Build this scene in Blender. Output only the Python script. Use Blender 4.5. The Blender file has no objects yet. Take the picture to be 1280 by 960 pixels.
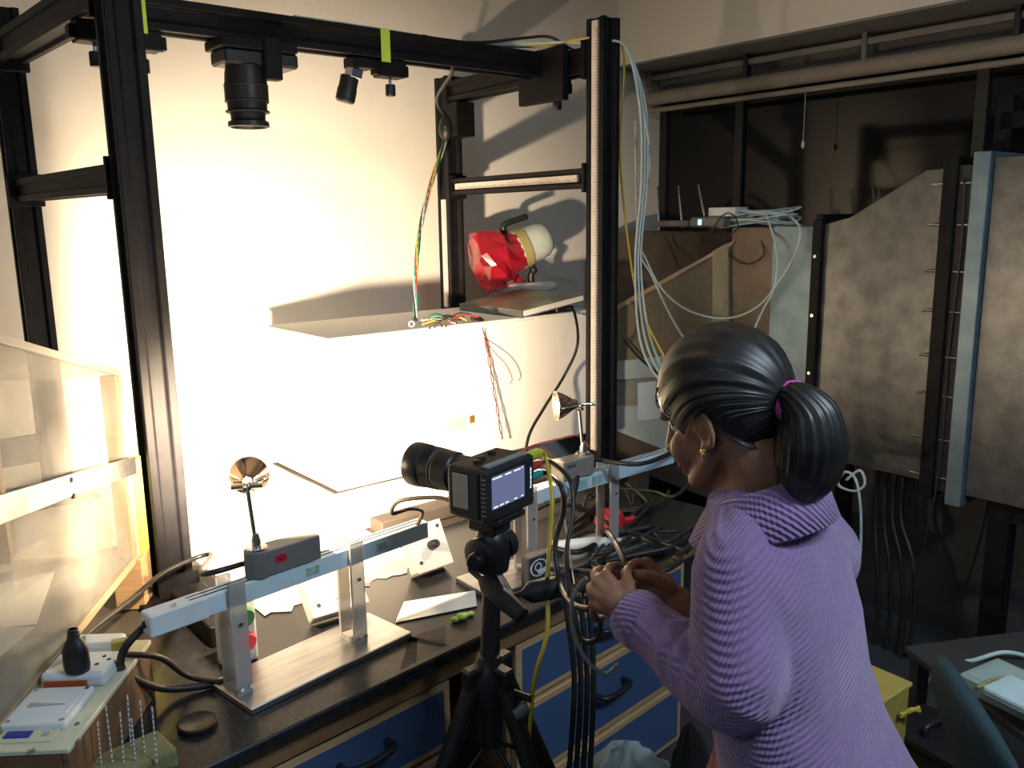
import bpy, bmesh, math, random
from mathutils import Vector, Matrix, Euler
random.seed(7)
SC = bpy.context.scene
COL = SC.collection
PI = math.pi
# ------------------------------------------------------------------ camera
FPX, PITCH, ROLL, CAMH = 1072.0, 11.0, -0.85, 1.68
cam_d = bpy.data.cameras.new('camera'); cam = bpy.data.objects.new('camera', cam_d); COL.objects.link(cam)
cam_d.sensor_width = 36.0; cam_d.lens = FPX/1280*36; cam_d.clip_start = .02
CM = Matrix.Rotation(math.radians(90-PITCH), 3, 'X') @ Matrix.Rotation(math.radians(ROLL), 3, 'Z')
cam.matrix_world = Matrix.Translation((0, 0, CAMH)) @ CM.to_4x4()
SC.camera = cam
# ------------------------------------------------------------------ world, exposure
SC.view_settings.view_transform = 'Standard'; SC.view_settings.look = 'None'
SC.view_settings.exposure = 0.0; SC.view_settings.gamma = 1.0; SC.view_settings.use_curve_mapping = False
W = bpy.data.worlds.new('room_ambient'); SC.world = W; W.use_nodes = True
W.node_tree.nodes['Background'].inputs[0].default_value = (.55, .75, 1.0, 1)
W.node_tree.nodes['Background'].inputs[1].default_value = .075
# fluorescent ceiling fixtures (bodies are built with the room)
TUBES = [((1.5, .35, 2.93), 58, .15), ((-1.2, -.9, 2.93), 14, .15)]
for p, e, s in TUBES:
    l = bpy.data.lights.new('tube_light', 'AREA'); l.shape = 'RECTANGLE'; l.size = 1.2; l.size_y = s
    l.energy = e; l.color = (.68, .85, 1.0)
    o = bpy.data.objects.new('tube_light', l); COL.objects.link(o); o.location = (p[0], p[1], p[2]-.075)
LAMP_W = ((640, 34), (80, 12))      # halogen spots: on the near rail, on the far rail
HALO = (1.0, .76, .50)

# ------------------------------------------------------------------ positions
def ray(x, y): return CM @ Vector(((x-640)/FPX, -(y-480)/FPX, -1))
C0 = Vector((0, 0, CAMH))
def az(x, y, z): d = ray(x, y); return C0 + d*((z-CAMH)/d.z)       # pixel on the level z
def ay(x, y, Y): d = ray(x, y); return C0 + d*(Y/d.y)              # pixel at the distance Y
ANG = math.radians(39.5)
AX = Vector((math.cos(ANG), math.sin(ANG), 0)); BX = Vector((-math.sin(ANG), math.cos(ANG), 0)); ZX = Vector((0, 0, 1))
P1 = Vector((-.879, 2.068, 0))
def F(a, b, z=0): return P1 + AX*a + BX*b + ZX*z                     # along the frame, behind it, up
def aplane(x, y, a): d = ray(x, y); t = (a-(C0-P1).dot(AX))/d.dot(AX); return C0+d*t   # pixel on a vertical plane a = const
def bplane(x, y, b): d = ray(x, y); t = (b-(C0-P1).dot(BX))/d.dot(BX); return C0+d*t
DESK = .75

# ------------------------------------------------------------------ materials
MATS = {}
def mat(name, col, rough=.6, metal=0, col2=None, scale=8, bump=0, bscale=60, spec=None, emit=None, estr=0, trans=0, ior=1.45, alpha=1, stretch=None, detail=4, sheen=0, coat=0):
    if name in MATS: return MATS[name]
    m = bpy.data.materials.new(name); m.use_nodes = True; nt = m.node_tree; b = nt.nodes['Principled BSDF']
    def c4(c): return (c[0], c[1], c[2], 1)
    b.inputs['Base Color'].default_value = c4(col); b.inputs['Roughness'].default_value = rough; b.inputs['Metallic'].default_value = metal
    if spec is not None: b.inputs['Specular IOR Level'].default_value = spec
    if trans: b.inputs['Transmission Weight'].default_value = trans; b.inputs['IOR'].default_value = ior
    if alpha < 1: b.inputs['Alpha'].default_value = alpha
    if sheen: b.inputs['Sheen Weight'].default_value = sheen
    if coat: b.inputs['Coat Weight'].default_value = coat
    if emit: b.inputs['Emission Color'].default_value = c4(emit); b.inputs['Emission Strength'].default_value = estr
    tc = nt.nodes.new('ShaderNodeTexCoord'); mp = nt.nodes.new('ShaderNodeMapping'); nt.links.new(tc.outputs['Object'], mp.inputs[0])
    if stretch: mp.inputs['Scale'].default_value = stretch
    n = nt.nodes.new('ShaderNodeTexNoise'); n.inputs['Scale'].default_value = scale; n.inputs['Detail'].default_value = detail
    nt.links.new(mp.outputs[0], n.inputs['Vector'])
    if not col2: col2 = tuple(min(1, c*.86) for c in col)
    r = nt.nodes.new('ShaderNodeValToRGB'); r.color_ramp.elements[0].position = .35; r.color_ramp.elements[1].position = .68
    r.color_ramp.elements[0].color = c4(col); r.color_ramp.elements[1].color = c4(col2)
    nt.links.new(n.outputs['Fac'], r.inputs[0]); nt.links.new(r.outputs[0], b.inputs['Base Color'])
    if bump:
        n2 = nt.nodes.new('ShaderNodeTexNoise'); n2.inputs['Scale'].default_value = bscale; nt.links.new(mp.outputs[0], n2.inputs['Vector'])
        bp = nt.nodes.new('ShaderNodeBump'); bp.inputs['Strength'].default_value = bump; bp.inputs['Distance'].default_value = .01
        nt.links.new(n2.outputs['Fac'], bp.inputs['Height']); nt.links.new(bp.outputs[0], b.inputs['Normal'])
    MATS[name] = m
    return m
M_wall = mat('wall_paint', (.72, .70, .66), .85, col2=(.68, .66, .62), scale=2, bump=.08, bscale=90)
M_ceil = mat('ceiling_paint', (.74, .75, .75), .9)
M_soff = mat('soffit_paint', (.20, .20, .205), .9)
M_floor = mat('floor_vinyl', (.055, .062, .068), .45, col2=(.04, .046, .05), scale=5)
M_black = mat('black_anodised', (.007, .007, .009), .5, col2=(.011, .011, .013), scale=20, spec=.12)
M_blk = mat('black_plastic', (.013, .013, .015), .42)
M_rub = mat('black_rubber', (.016, .016, .017), .6)
M_cable = mat('black_cable', (.018, .017, .017), .45)
M_desk = mat('black_granite', (.012, .012, .014), .26, col2=(.024, .024, .026), scale=60, spec=.28)
M_wood = mat('drawer_wood', (.24, .14, .06), .55, col2=(.17, .095, .04), scale=9, stretch=(1, 1, 8))
M_woodl = mat('light_wood', (.52, .34, .17), .6, col2=(.42, .26, .12), scale=12, stretch=(1, 8, 8))
M_blue = mat('blue_laminate', (.055, .10, .21), .45, col2=(.045, .085, .18), scale=4)
M_white = mat('white_plastic', (.72, .78, .82), .4)
M_foam = mat('white_board', (.86, .83, .78), .8, col2=(.8, .77, .72), scale=3)
M_paper = mat('white_paper', (.85, .84, .8), .85, col2=(.8, .78, .74), scale=4)
M_steel = mat('steel', (.62, .62, .62), .25, 1)
M_alu = mat('brushed_aluminium', (.60, .60, .60), .38, 1, col2=(.45, .45, .46), scale=10, stretch=(1, 12, 12))
M_galv = mat('galvanised_sheet', (.19, .195, .195), .38, .85, col2=(.12, .125, .13), scale=14, bump=.06, bscale=70, detail=10)
M_galvb = mat('bluish_galvanised_flange', (.20, .28, .33), .42, .6, col2=(.14, .21, .26), scale=12)
M_acr = mat('acrylic_support', (.62, .60, .58), .25, trans=.55, ior=1.3, col2=(.56, .54, .52))
M_ruler = mat('ruler_white', (.72, .66, .60), .5)
M_greyb = mat('grey_box_paint', (.17, .17, .165), .5, col2=(.14, .14, .135))
M_red = mat('red_plastic', (.55, .02, .03), .4)
M_green = mat('green_plastic', (.03, .12, .05), .45)
M_yel = mat('yellow_cable', (.55, .42, .03), .5)
M_wcab = mat('pale_cable', (.50, .62, .63), .5)
M_tape = mat('green_tape', (.50, .75, .08), .6)
M_chrome = mat('chrome', (.85, .82, .78), .12, 1)
M_rail = mat('rail_paint', (.62, .76, .82), .4, col2=(.55, .69, .76), scale=14)
M_dark = mat('dark_panel', (.035, .036, .038), .7)
M_brown = mat('brown_board', (.085, .07, .055), .75, col2=(.065, .052, .042))

# ------------------------------------------------------------------ mesh builder
def rotm(rx=0, ry=0, rz=0): return Euler((rx, ry, rz)).to_matrix()
def frame_to(d, up=(0, 0, 1)):                                      # matrix whose Z axis runs along d
    d = Vector(d).normalized(); u = Vector(up)
    if abs(d.dot(u)) > .98: u = Vector((0, 1, 0))
    x = u.cross(d).normalized(); y = d.cross(x)
    return Matrix((x, y, d)).transposed()
class MB:
    def __init__(s): s.v = []; s.f = []
    def add(s, vs, fs):
        n = len(s.v); s.v += [Vector(v) for v in vs]; s.f += [tuple(i+n for i in f) for f in fs]; return s
    def box(s, c, size, R=None, taper=None):
        c = Vector(c); h = [x/2 for x in size]; vs = []
        for z in (-1, 1):
            t = 1 if (taper is None or z < 0) else taper
            for x, y in ((-1, -1), (1, -1), (1, 1), (-1, 1)):
                p = Vector((x*h[0]*t, y*h[1]*t, z*h[2])); vs.append(c+(R @ p if R else p))
        return s.add(vs, [(3, 2, 1, 0), (4, 5, 6, 7), (0, 1, 5, 4), (1, 2, 6, 5), (2, 3, 7, 6), (3, 0, 4, 7)])
    def lathe(s, prof, o=(0, 0, 0), R=None, n=20, cap=True, sx=1, sy=1):   # prof: (radius, height) pairs
        o = Vector(o); vs = []
        for r, h in prof:
            for k in range(n):
                a = 2*PI*k/n; p = Vector((r*sx*math.cos(a), r*sy*math.sin(a), h)); vs.append(o+(R @ p if R else p))
        fs = [(i*n+k, i*n+(k+1) % n, (i+1)*n+(k+1) % n, (i+1)*n+k) for i in range(len(prof)-1) for k in range(n)]
        if cap: fs += [tuple(range(n-1, -1, -1)), tuple((len(prof)-1)*n+k for k in range(n))]
        return s.add(vs, fs)
    def cyl(s, p, q, r, r2=None, n=14):
        p = Vector(p); q = Vector(q); return s.lathe([(r, 0), (r if r2 is None else r2, (q-p).length)], p, frame_to(q-p), n)
    def tube(s, pts, r, n=8, smooth=True, sub=6):
        P = [Vector(p) for p in pts]
        if smooth and len(P) > 2:
            Q = []
            for i in range(len(P)-1):
                p0 = P[max(i-1, 0)]; p1 = P[i]; p2 = P[i+1]; p3 = P[min(i+2, len(P)-1)]
                for k in range(sub):
                    t = k/sub
                    Q.append(.5*((2*p1)+(p2-p0)*t+(2*p0-5*p1+4*p2-p3)*t*t+(3*p1-p0-3*p2+p3)*t**3))
            Q.append(P[-1]); P = Q
        vs = []; prev = None
        for i, p in enumerate(P):
            d = (P[min(i+1, len(P)-1)]-P[max(i-1, 0)])
            if d.length < 1e-7: d = Vector((0, 0, 1))
            d.normalize()
            if prev is None: u = d.orthogonal().normalized()
            else:
                u = prev-d*prev.dot(d); u = u.normalized() if u.length > 1e-6 else d.orthogonal().normalized()
            prev = u; w = d.cross(u)
            rr = r(i/(len(P)-1)) if callable(r) else r
            for k in range(n): a = 2*PI*k/n; vs.append(p+u*rr*math.cos(a)+w*rr*math.sin(a))
        m = len(P)
        fs = [(i*n+k, i*n+(k+1) % n, (i+1)*n+(k+1) % n, (i+1)*n+k) for i in range(m-1) for k in range(n)]
        fs += [tuple(range(n-1, -1, -1)), tuple((m-1)*n+k for k in range(n))]
        return s.add(vs, fs)
    def prism(s, outline, h, o=(0, 0, 0), R=None):                   # outline in local xy, extruded along local z
        o = Vector(o); n = len(outline); vs = []
        for z in (0, h):
            for x, y in outline: p = Vector((x, y, z)); vs.append(o+(R @ p if R else p))
        return s.add(vs, [tuple(range(n-1, -1, -1)), tuple(range(n, 2*n))]+[(i, (i+1) % n, n+(i+1) % n, n+i) for i in range(n)])
    def plate(s, pts, th):                                           # polygon in space given a thickness
        P = [Vector(p) for p in pts]; nrm = (P[1]-P[0]).cross(P[2]-P[0]).normalized()*th; n = len(P)
        return s.add(P+[p+nrm for p in P], [tuple(range(n-1, -1, -1)), tuple(range(n, 2*n))]+[(i, (i+1) % n, n+(i+1) % n, n+i) for i in range(n)])
    def loft(s, rings, cap=True):
        n = len(rings[0]); vs = [p for r in rings for p in r]
        fs = [(i*n+k, i*n+(k+1) % n, (i+1)*n+(k+1) % n, (i+1)*n+k) for i in range(len(rings)-1) for k in range(n)]
        if cap: fs += [tuple(range(n-1, -1, -1)), tuple((len(rings)-1)*n+k for k in range(n))]
        return s.add(vs, fs)
    def ball(s, c, r, R=None, n=14, m=9):
        r = (r, r, r) if not isinstance(r, tuple) else r; rings = []
        for i in range(m):
            t = PI*(i+.02)/(m-1+.04); ring = []
            for k in range(n):
                a = 2*PI*k/n; p = Vector((r[0]*math.sin(t)*math.cos(a), r[1]*math.sin(t)*math.sin(a), -r[2]*math.cos(t))); ring.append(Vector(c)+(R @ p if R else p))
            rings.append(ring)
        return s.loft(rings)
    def build(s, name, m, parent=None, bevel=0, smooth=False, world=True, seg=1, origin=None):
        me = bpy.data.meshes.new(name)
        inv = Matrix.Identity(4)
        if parent is not None and world: inv = MW[parent].inverted()
        V = [inv @ v for v in s.v] if world and parent is not None else s.v
        o = bpy.data.objects.new(name, me); COL.objects.link(o)
        if parent is None:
            og = Vector(origin) if origin is not None else Vector((sum(v.x for v in V)/len(V), sum(v.y for v in V)/len(V), min(v.z for v in V)))
            V = [v-og for v in V]; o.location = og; MW[o] = Matrix.Translation(og)
        else: o.parent = parent; MW[o] = MW[parent].copy()
        me.from_pydata([tuple(v) for v in V], [], s.f)
        bm = bmesh.new(); bm.from_mesh(me); bmesh.ops.recalc_face_normals(bm, faces=bm.faces); bm.to_mesh(me); bm.free()
        if smooth: me.shade_smooth() if smooth is True else me.set_sharp_from_angle(angle=math.radians(smooth))
        if smooth and smooth is not True: 
            for p in me.polygons: p.use_smooth = True
        me.materials.append(m)
        if bevel:
            bv = o.modifiers.new('bevel', 'BEVEL'); bv.width = bevel; bv.segments = seg; bv.limit_method = 'ANGLE'; bv.angle_limit = math.radians(40)
        return o
MW = {}
def thing(name, label, cat, loc=(0, 0, 0), rz=0, group=None, kind=None):
    o = bpy.data.objects.new(name, None); COL.objects.link(o); o.empty_display_size = .05
    o.location = loc; o.rotation_euler = (0, 0, rz); MW[o] = Matrix.Translation(Vector(loc)) @ Matrix.Rotation(rz, 4, 'Z')
    if label: o['label'] = label
    if cat: o['category'] = cat
    if group: o['group'] = group
    if kind: o['kind'] = kind
    return o
def tag(o, label, cat, group=None, kind=None):
    o['label'] = label; o['category'] = cat
    if group: o['group'] = group
    if kind: o['kind'] = kind
    return o
def struct(o, label=None):
    o['kind'] = 'structure'
    if label: o['label'] = label
    return o
RF = rotm(0, 0, ANG)
def fbox(mb, a0, a1, b0, b1, z0, z1):                               # box aligned with the frame
    return mb.box(F((a0+a1)/2, (b0+b1)/2, (z0+z1)/2), (abs(a1-a0), abs(b1-b0), abs(z1-z0)), RF)
def text(name, s, size, m, parent, M, depth=.0004):
    c = bpy.data.curves.new(name, 'FONT'); c.body = s; c.size = size; c.extrude = depth; c.align_x = 'CENTER'; c.align_y = 'CENTER'
    t = bpy.data.objects.new(name, c); COL.objects.link(t)
    dg = bpy.context.evaluated_depsgraph_get(); me = bpy.data.meshes.new_from_object(t.evaluated_get(dg)); bpy.data.objects.remove(t)
    o = bpy.data.objects.new(name, me); COL.objects.link(o); me.materials.clear(); me.materials.append(m)
    o.parent = parent; o.matrix_local = MW[parent].inverted() @ M; return o
def axes(o, x, y, z): 
    M = Matrix.Identity(4)
    for i, c in enumerate((x, y, z)):
        c = Vector(c).normalized()
        for r in range(3): M[r][i] = c[r]
    M.translation = Vector(o); return M

# ------------------------------------------------------------------ room
AW, BW, ZC = 3.0, 1.31, 3.05        # window wall, lit wall, ceiling
ZS, WD = 2.49, .36                   # soffit level, depth of the window bay
AL, BN = -2.2, -3.6                  # how far the two walls run
struct(fbox(MB(), AL, AW+.9, BN, BW+.12, -.1, 0).build('floor', M_floor))
struct(fbox(MB(), AL, AW+.9, BN, BW+.12, ZC, ZC+.1).build('ceiling', M_ceil))
struct(fbox(MB(), AL, AW+WD+.3, BW, BW+.12, 0, ZC).build('wall_back', M_wall))
wr = thing('wall_right', None, None, F(AW, 0, 0), ANG, kind='structure')
fbox(MB(), AW, AW+.25, BN, BW, ZS, ZC).build('upper_wall', M_wall, wr)
fbox(MB(), AW, AW+WD+.3, BN, BW, ZS-.012, ZS).build('soffit', M_soff, wr)
fbox(MB(), AW+WD, AW+WD+.12, BN, BW, 0, .95).build('lower_wall', M_dark, wr)
fbox(MB(), AW+WD, AW+WD+.12, BN, BW, 2.37, ZS).build('lintel', M_soff, wr)
# window: dark night glass in a dark frame
w1 = thing('window_1', None, None, F(AW+WD, 0, .95), ANG, kind='structure')
M_glass = mat('night_glass', (.006, .007, .009), .08, col2=(.012, .011, .010), scale=1.2, spec=.35)
M_wfr = mat('dark_window_frame', (.02, .021, .023), .5)
wb = [BW, .78, -.46, -1.7, BN]
for i in range(4):
    fbox(MB(), AW+WD+.03, AW+WD+.036, wb[i+1], wb[i], .97, 2.37).build('pane', M_glass, w1)
    fbox(MB(), AW+WD+.01, AW+WD+.05, wb[i]-.05, wb[i], .97, 2.37).build('mullion', M_wfr, w1)
fbox(MB(), AW+WD, AW+WD+.05, BN, BW, .95, 1.0).build('window_sill', M_wfr, w1)
# dark boards under the wind tunnel
struct(fbox(MB(), 2.78, 2.80, -2.6, .35, .0, .74).build('trim_1', mat('charcoal_board', (.05, .052, .056), .7)))
struct(fbox(MB(), 2.765, 2.78, -2.6, .35, 0, .07).build('baseboard_right', M_dark))
# ceiling fixtures
for p, e, s in TUBES:
    t = thing('ceiling_light', 'white batten fluorescent ceiling light', 'ceiling light', p, 0, 'fluorescent ceiling lights')
    MB().box((p[0], p[1], p[2]+.02), (1.3, .2, .06)).build('housing', M_white, t, bevel=.01)
    for dy in (-.05, .05):
        MB().cyl((p[0]-.6, p[1]+dy, p[2]-.035), (p[0]+.6, p[1]+dy, p[2]-.035), .014).build('tube', mat('tube_glow', (.9, .95, 1), .5, emit=(.7, .86, 1), estr=3), t, smooth=40)
# round recessed fitting in the soffit
pc = az(1121, 53, ZS-.012)
rl = thing('soffit_downlight', 'round unlit ceiling fitting set in the grey soffit above the window', 'light fitting', pc)
MB().lathe([(.10, 0), (.115, -.002), (.115, -.012), (.098, -.014), (.096, -.004)], pc, n=28).build('ring', mat('fitting_grey', (.22, .22, .23), .5), rl, smooth=40)
MB().lathe([(.0, -.005), (.094, -.005), (.094, -.003), (0, -.003)], pc, n=28, cap=False).build('lens_cover', M_soff, rl)
# roller blind rolled up under the soffit
rb = thing('roller_blind', 'rolled up beige roller blind under the soffit above the dark window', 'blind', F(AW+.2, 0, 2.3), ANG)
M_blind = mat('blind_cloth', (.30, .27, .23), .8, col2=(.26, .235, .2))
bl0, bl1 = BN, BW-.012
MB().cyl(F(AW+.24, bl0, 2.33), F(AW+.24, bl1-.02, 2.33), .038, n=18).build('roll', M_blind, rb, smooth=40)
MB().cyl(F(AW+.24, bl0, 2.265), F(AW+.24, bl1-.03, 2.265), .014, n=10).build('bottom_bar', M_blind, rb, smooth=40)
fbox(MB(), AW+.225, AW+.255, bl0, bl1, 2.425, 2.455).build('head_rail', mat('rail_grey', (.25, .24, .23), .5), rb, bevel=.004)
for i, bb in enumerate((1.26, .62, -.02, -.66, -1.3, -1.94)):
    fbox(MB(), AW+.215, AW+.26, bb-.012, bb+.012, 2.36, 2.478).build('bracket', M_wfr if i % 2 else M_soff, rb, bevel=.003)
cd = MB().cyl(F(AW+.24, .28, 2.25), F(AW+.24, .28, 2.03), .0018, n=6).build('pull_cord', M_wcab, rb)
MB().lathe([(.002, .0), (.008, -.012), (.009, -.03), (.004, -.04)], F(AW+.24, .28, 2.03), n=10).build('cord_weight', M_white, cd, smooth=40)
# ------------------------------------------------------------------ black rail frame
HS = .041
def xprof(h=HS):
    q = [(-h, -h), (-h*.52, -h), (-h*.40, -h*.74), (h*.40, -h*.74), (h*.52, -h)]
    out = []
    for k in range(4):
        c, s = (1, 0, -1, 0)[k], (0, 1, 0, -1)[k]
        out += [(c*x-s*y, s*x+c*y) for x, y in q]
    return out
LA, LB, ZT = 1.56, .99, 2.33
fr = thing('gantry', 'tall black aluminium rail gantry standing over the bench', 'gantry', F(0, 0, DESK), ANG)
RFm = RF
def post(a, b, z0, z1, name='post'):
    return MB().prism(xprof(), z1-z0, F(a, b, z0), RF).build(name, M_black, fr, bevel=.002)
def beamA(a0, a1, b, z, name='beam', par=None):
    R = frame_to(AX, (0, 0, 1)); return MB().prism(xprof(), a1-a0, F(a0, b, z), R).build(name, M_black, par or fr, bevel=.002)
def beamB(a, b0, b1, z, name='beam', h=HS):
    R = frame_to(BX, (0, 0, 1)); return MB().prism(xprof(h), b1-b0, F(a, b0, z), R).build(name, M_black, fr, bevel=.002)
ZB = 2.205
AL2, AR2 = -.05, LA+.06                                             # the rear posts stand a little wider apart
post(0, 0, DESK+.012, ZT+.12); post(AL2, LB, DESK+.012, 2.33); post(AR2, LB, DESK+.012, ZT-.06); post(LA, 0, DESK+.012, ZT)
def beam2(p, q, name, h):
    d = q-p; return MB().prism(xprof(h), d.length, p, frame_to(d, (0, 0, 1))).build(name, M_black, fr, bevel=.002)
for a, a2, zc_ in ((0, AL2, 1.785), (LA, AR2, 1.812)):
    k_ = HS/LB
    beam2(F(a+(a2-a)*k_, HS, ZB), F(a2-(a2-a)*k_, LB-HS, ZB), 'beam', HS); beam2(F(a+(a2-a)*k_, HS, zc_), F(a2-(a2-a)*k_, LB-HS, zc_), 'cross_rail', .034)
BB = .27
beamA(.03, LA-.045, BB, ZB+.004, 'long_beam')
for a0_, a2_, zj in ((0, AL2, 1.785), (LA, AR2, 1.812)):
    for b in (0, LB):                                               # feet and corner brackets
        a = a2_ if b else a0_
        fbox(MB(), a-.10, a+.10, b-(.042 if b else .10), b+(.16 if b else .10), DESK, DESK+.012).build('base_plate', M_black, fr, bevel=.002)
        for s in ((1,) if b else (1, -1)):
            fbox(MB(), a-.05, a+.05, b+s*.043, b+s*.055, DESK+.012, DESK+.06).build('foot_bracket', M_black, fr)
    for b, s in ((0, 1), (LB, -1)):
        a = a2_ if b else a0_
        fbox(MB(), a-.05, a+.05, b+s*.041, b+s*.055, zj-.05, zj+.05).build('joint_plate', M_black, fr, bevel=.002)
        fbox(MB(), a-.05, a+.05, b+s*.041, b+s*.060, 2.14, 2.27).build('joint_plate', M_black, fr, bevel=.002)
fbox(MB(), AR2-.05, AR2+.045, LB-.13, LB-.041, 2.02, 2.16).build('corner_bracket', M_black, fr, bevel=.002)
fbox(MB(), -.04, .04, -.37, -.105, DESK+.001, DESK+.05).build('foot_rail', M_black, fr, bevel=.003)
# white scales let into the grooves
def ruler(mb_args, L, axis, o, wdir, n):
    r = mb_args.build('scale', M_ruler, fr)
    t = MB()
    for k in range(int(L/.01)):
        ln = .008 if k % 5 else .013
        t.box(Vector(o)+Vector(axis)*(.01*k)+Vector(wdir)*(ln/2)+Vector(n)*.0003, (.0016, ln, .0012), axes((0, 0, 0), axis, wdir, n).to_3x3())
    tm = t.build('scale_marks', M_blk, r); tm['kind'] = 'stuff'
ruler(fbox(MB(), LA-HS-.001, LA-HS+.011, -.013, .013, .84, ZT-.01), 1.46, ZX, F(LA-HS-.001, -.013, .845), BX, -AX)
ruler(fbox(MB(), AR2-HS-.001, AR2-HS+.011, LB-.013, LB+.013, 1.29, 1.76), .46, ZX, F(AR2-HS-.001, LB-.013, 1.295), BX, -AX)
bd_ = (F(AR2, LB)-F(LA, 0)).normalized(); nd_ = bd_.cross(ZX)*-1; nd_ = nd_ if nd_.dot(AX) < 0 else -nd_
rc_ = F(LA, 0, 1.812).lerp(F(AR2, LB, 1.812), .5)+nd_*.031
ruler(MB().box(rc_, (.80, .010, .024), axes((0, 0, 0), bd_, nd_, ZX).to_3x3()), .78, bd_, rc_-bd_*.39+nd_*.005-ZX*.012, ZX, nd_)
for a in (.12, .845):                                                # green tape flags round the long beam
    t = MB()
    fbox(t, a-.016, a+.016, BB-HS-.0015, BB-HS, ZB-.05, ZB+.046); fbox(t, a-.016, a+.016, BB-HS-.0015, BB+HS, ZB+.0455, ZB+.047)
    t.build('tape', M_tape, fr)
# ---------- carriages with knobs hanging on the beams
def carriage(a, b, z, lab, grp=None):
    o = F(a, b, z); t = thing('rail_carriage', lab, 'clamp', o, ANG, grp)
    fbox(MB(), a-.045, a+.045, b-.03, b+.03, z-.05, z).build('body', M_black, t, bevel=.003)
    fbox(MB(), a-.06, a+.06, b-.018, b+.018, z-.045, z-.012).build('slide', M_black, t, bevel=.002)
    MB().cyl(o+Vector((0, 0, -.05)), o+Vector((0, 0, -.07)), .005).build('screw', M_steel, t, smooth=40)
    k = MB(); k.lathe([(.015, -.07), (.016, -.074), (.016, -.102), (.014, -.105)], o, n=18); k.build('knob', M_blk, t, smooth=40)
    return t
zb = ZB-HS
carriage(.0, .21, zb, 'black clamp with round knob under the side beam by the front post')
carriage(.13, BB, zb+.004, 'black clamp with knob under the long beam beside the green taped end')
carriage(LA, .23, zb, 'wide black clamp with knob under the far cross beam')
fbox(MB(), LA-.075, LA-.045, .12, .36, zb-.085, zb+.095).build('end_plate', M_black, fr, bevel=.003)
# ---------- overhead camera: carriage, body bar and big lens pointing down
a0 = .42; o = F(a0, BB-.02, zb+.004)
t = thing('overhead_camera', 'black overhead camera with large lens pointing down from the long beam', 'camera', o, ANG)
fbox(MB(), a0-.105, a0+.115, BB-.075, BB+.05, zb-.022, zb+.004).build('mounting_plate', M_black, t, bevel=.003)
fbox(MB(), a0-.095, a0+.12, BB-.065, BB+.04, zb-.062, zb-.022).build('camera_body', M_blk, t, bevel=.006)
fbox(MB(), a0+.01, a0+.06, BB-.088, BB-.05, zb-.10, zb+.01).build('clamp', M_black, t, bevel=.004)
lo = F(a0-.02, BB-.015, zb-.06)
lens = MB().lathe([(.052, 0), (.056, -.02), (.058, -.045), (.060, -.055), (.060, -.09), (.055, -.094), (.054, -.118), (.049, -.122), (.047, -.145), (.056, -.15), (.057, -.163), (.05, -.165), (.046, -.158)], lo, n=30)
l = lens.build('lens', M_blk, t, smooth=35)
for zz in (-.05, -.092, -.12): MB().lathe([(.0595, zz), (.0605, zz-.001), (.0605, zz-.004), (.0595, zz-.005)], lo, n=30).build('lens_ring', M_rub, l, smooth=35)
MB().lathe([(.0, -.156), (.046, -.1565), (.046, -.155), (0, -.1545)], lo, n=24, cap=False).build('front_glass', mat('lens_glass', (.5, .45, .38), .05, .9), l)
# ---------- small camera further along the beam
a1 = .765; o = F(a1, BB, zb)
t = thing('small_camera', 'small black camera angled down beside a knobbed clamp under the long beam', 'camera', o, ANG)
fbox(MB(), a1-.03, a1+.05, BB-.03, BB+.03, zb-.03, zb).build('mount', M_black, t, bevel=.003)
R = rotm(0, 0, ANG) @ rotm(math.radians(8), math.radians(12), 0)
MB().box(F(a1-.012, BB, zb-.045), (.04, .045, .03), R).build('bracket', M_steel, t, bevel=.003)
c = MB().lathe([(.026, -.055), (.028, -.058), (.028, -.09), (.030, -.094), (.030, -.128), (.025, -.134)], F(a1-.01, BB, zb), R, n=22).build('lens', M_blk, t, smooth=35)
MB().cyl(F(a1-.045, BB, zb-.1), F(a1-.036, BB, zb-.1), .006).build('set_screw', M_blk, c)
carriage(.882, BB, zb+.002, 'small black clamp with knob under the long beam next to the small camera')
# ---------- cables lying on the long beam
def cable(name, pts, r, m, label, cat='cable', grp=None, n=8, sub=6, parent=None):
    o = MB().tube(pts, r, n, sub=sub).build(name, m, parent, smooth=True, origin=pts[0])
    if parent is None: tag(o, label, cat, grp)
    return o
zt = ZB+HS+.006
cable('cable', [F(1.0, BB-.02, zt), F(1.1, BB, zt), F(1.25, BB-.01, zt+.01), F(1.42, BB-.03, zt+.04), F(1.5, .2, zt+.045), F(1.55, .14, zt+.0), F(1.54, .06, zt-.02)], .005, M_cable, 'black cable arching over the end of the long beam')
cable('cable', [F(.85, BB+.01, zt), F(1.05, BB+.02, zt+.002), F(1.2, BB+.03, zt+.01), F(1.4, BB+.01, zt+.014), F(1.5, .18, zt+.015), F(1.50, .05, zt+.014), F(1.62, -.03, zt), F(1.625, -.02, 1.9), F(1.66, -.03, 1.6), F(1.70, -.06, 1.35), F(1.72, -.2, 1.12), F(1.74, -.3, .9)], .004, M_yel, 'yellow cable along the long beam and down behind the tall post')
for k, (da, dz) in enumerate(((0, 0), (.015, .006), (.03, .002))):
    cable('network_cable', [F(.55+.2*k, BB-.03+.02*k, zt), F(.8+.1*k, BB-.02+.02*k, zt+.002), F(1.1, BB+.0+.01*k, zt+.004), F(1.35, BB-.01, zt+.012+dz), F(1.5, .12, zt+.016), F(1.54, .03, zt+.0), F(1.60, -.06, zt-.012), F(1.645+da, -.09, 2.05), F(1.66+da, -.09, 1.8), F(1.645+da, -.08, 1.5), F(1.67+da*2, -.1, 1.2), F(1.75+da*3, -.2, 1.03-.04*k), F(1.88+da*3, -.32, .95-.04*k)], .0042, M_wcab, 'pale grey network cable running along the beam and hanging beside the tall post', grp='pale network cables')
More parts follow.
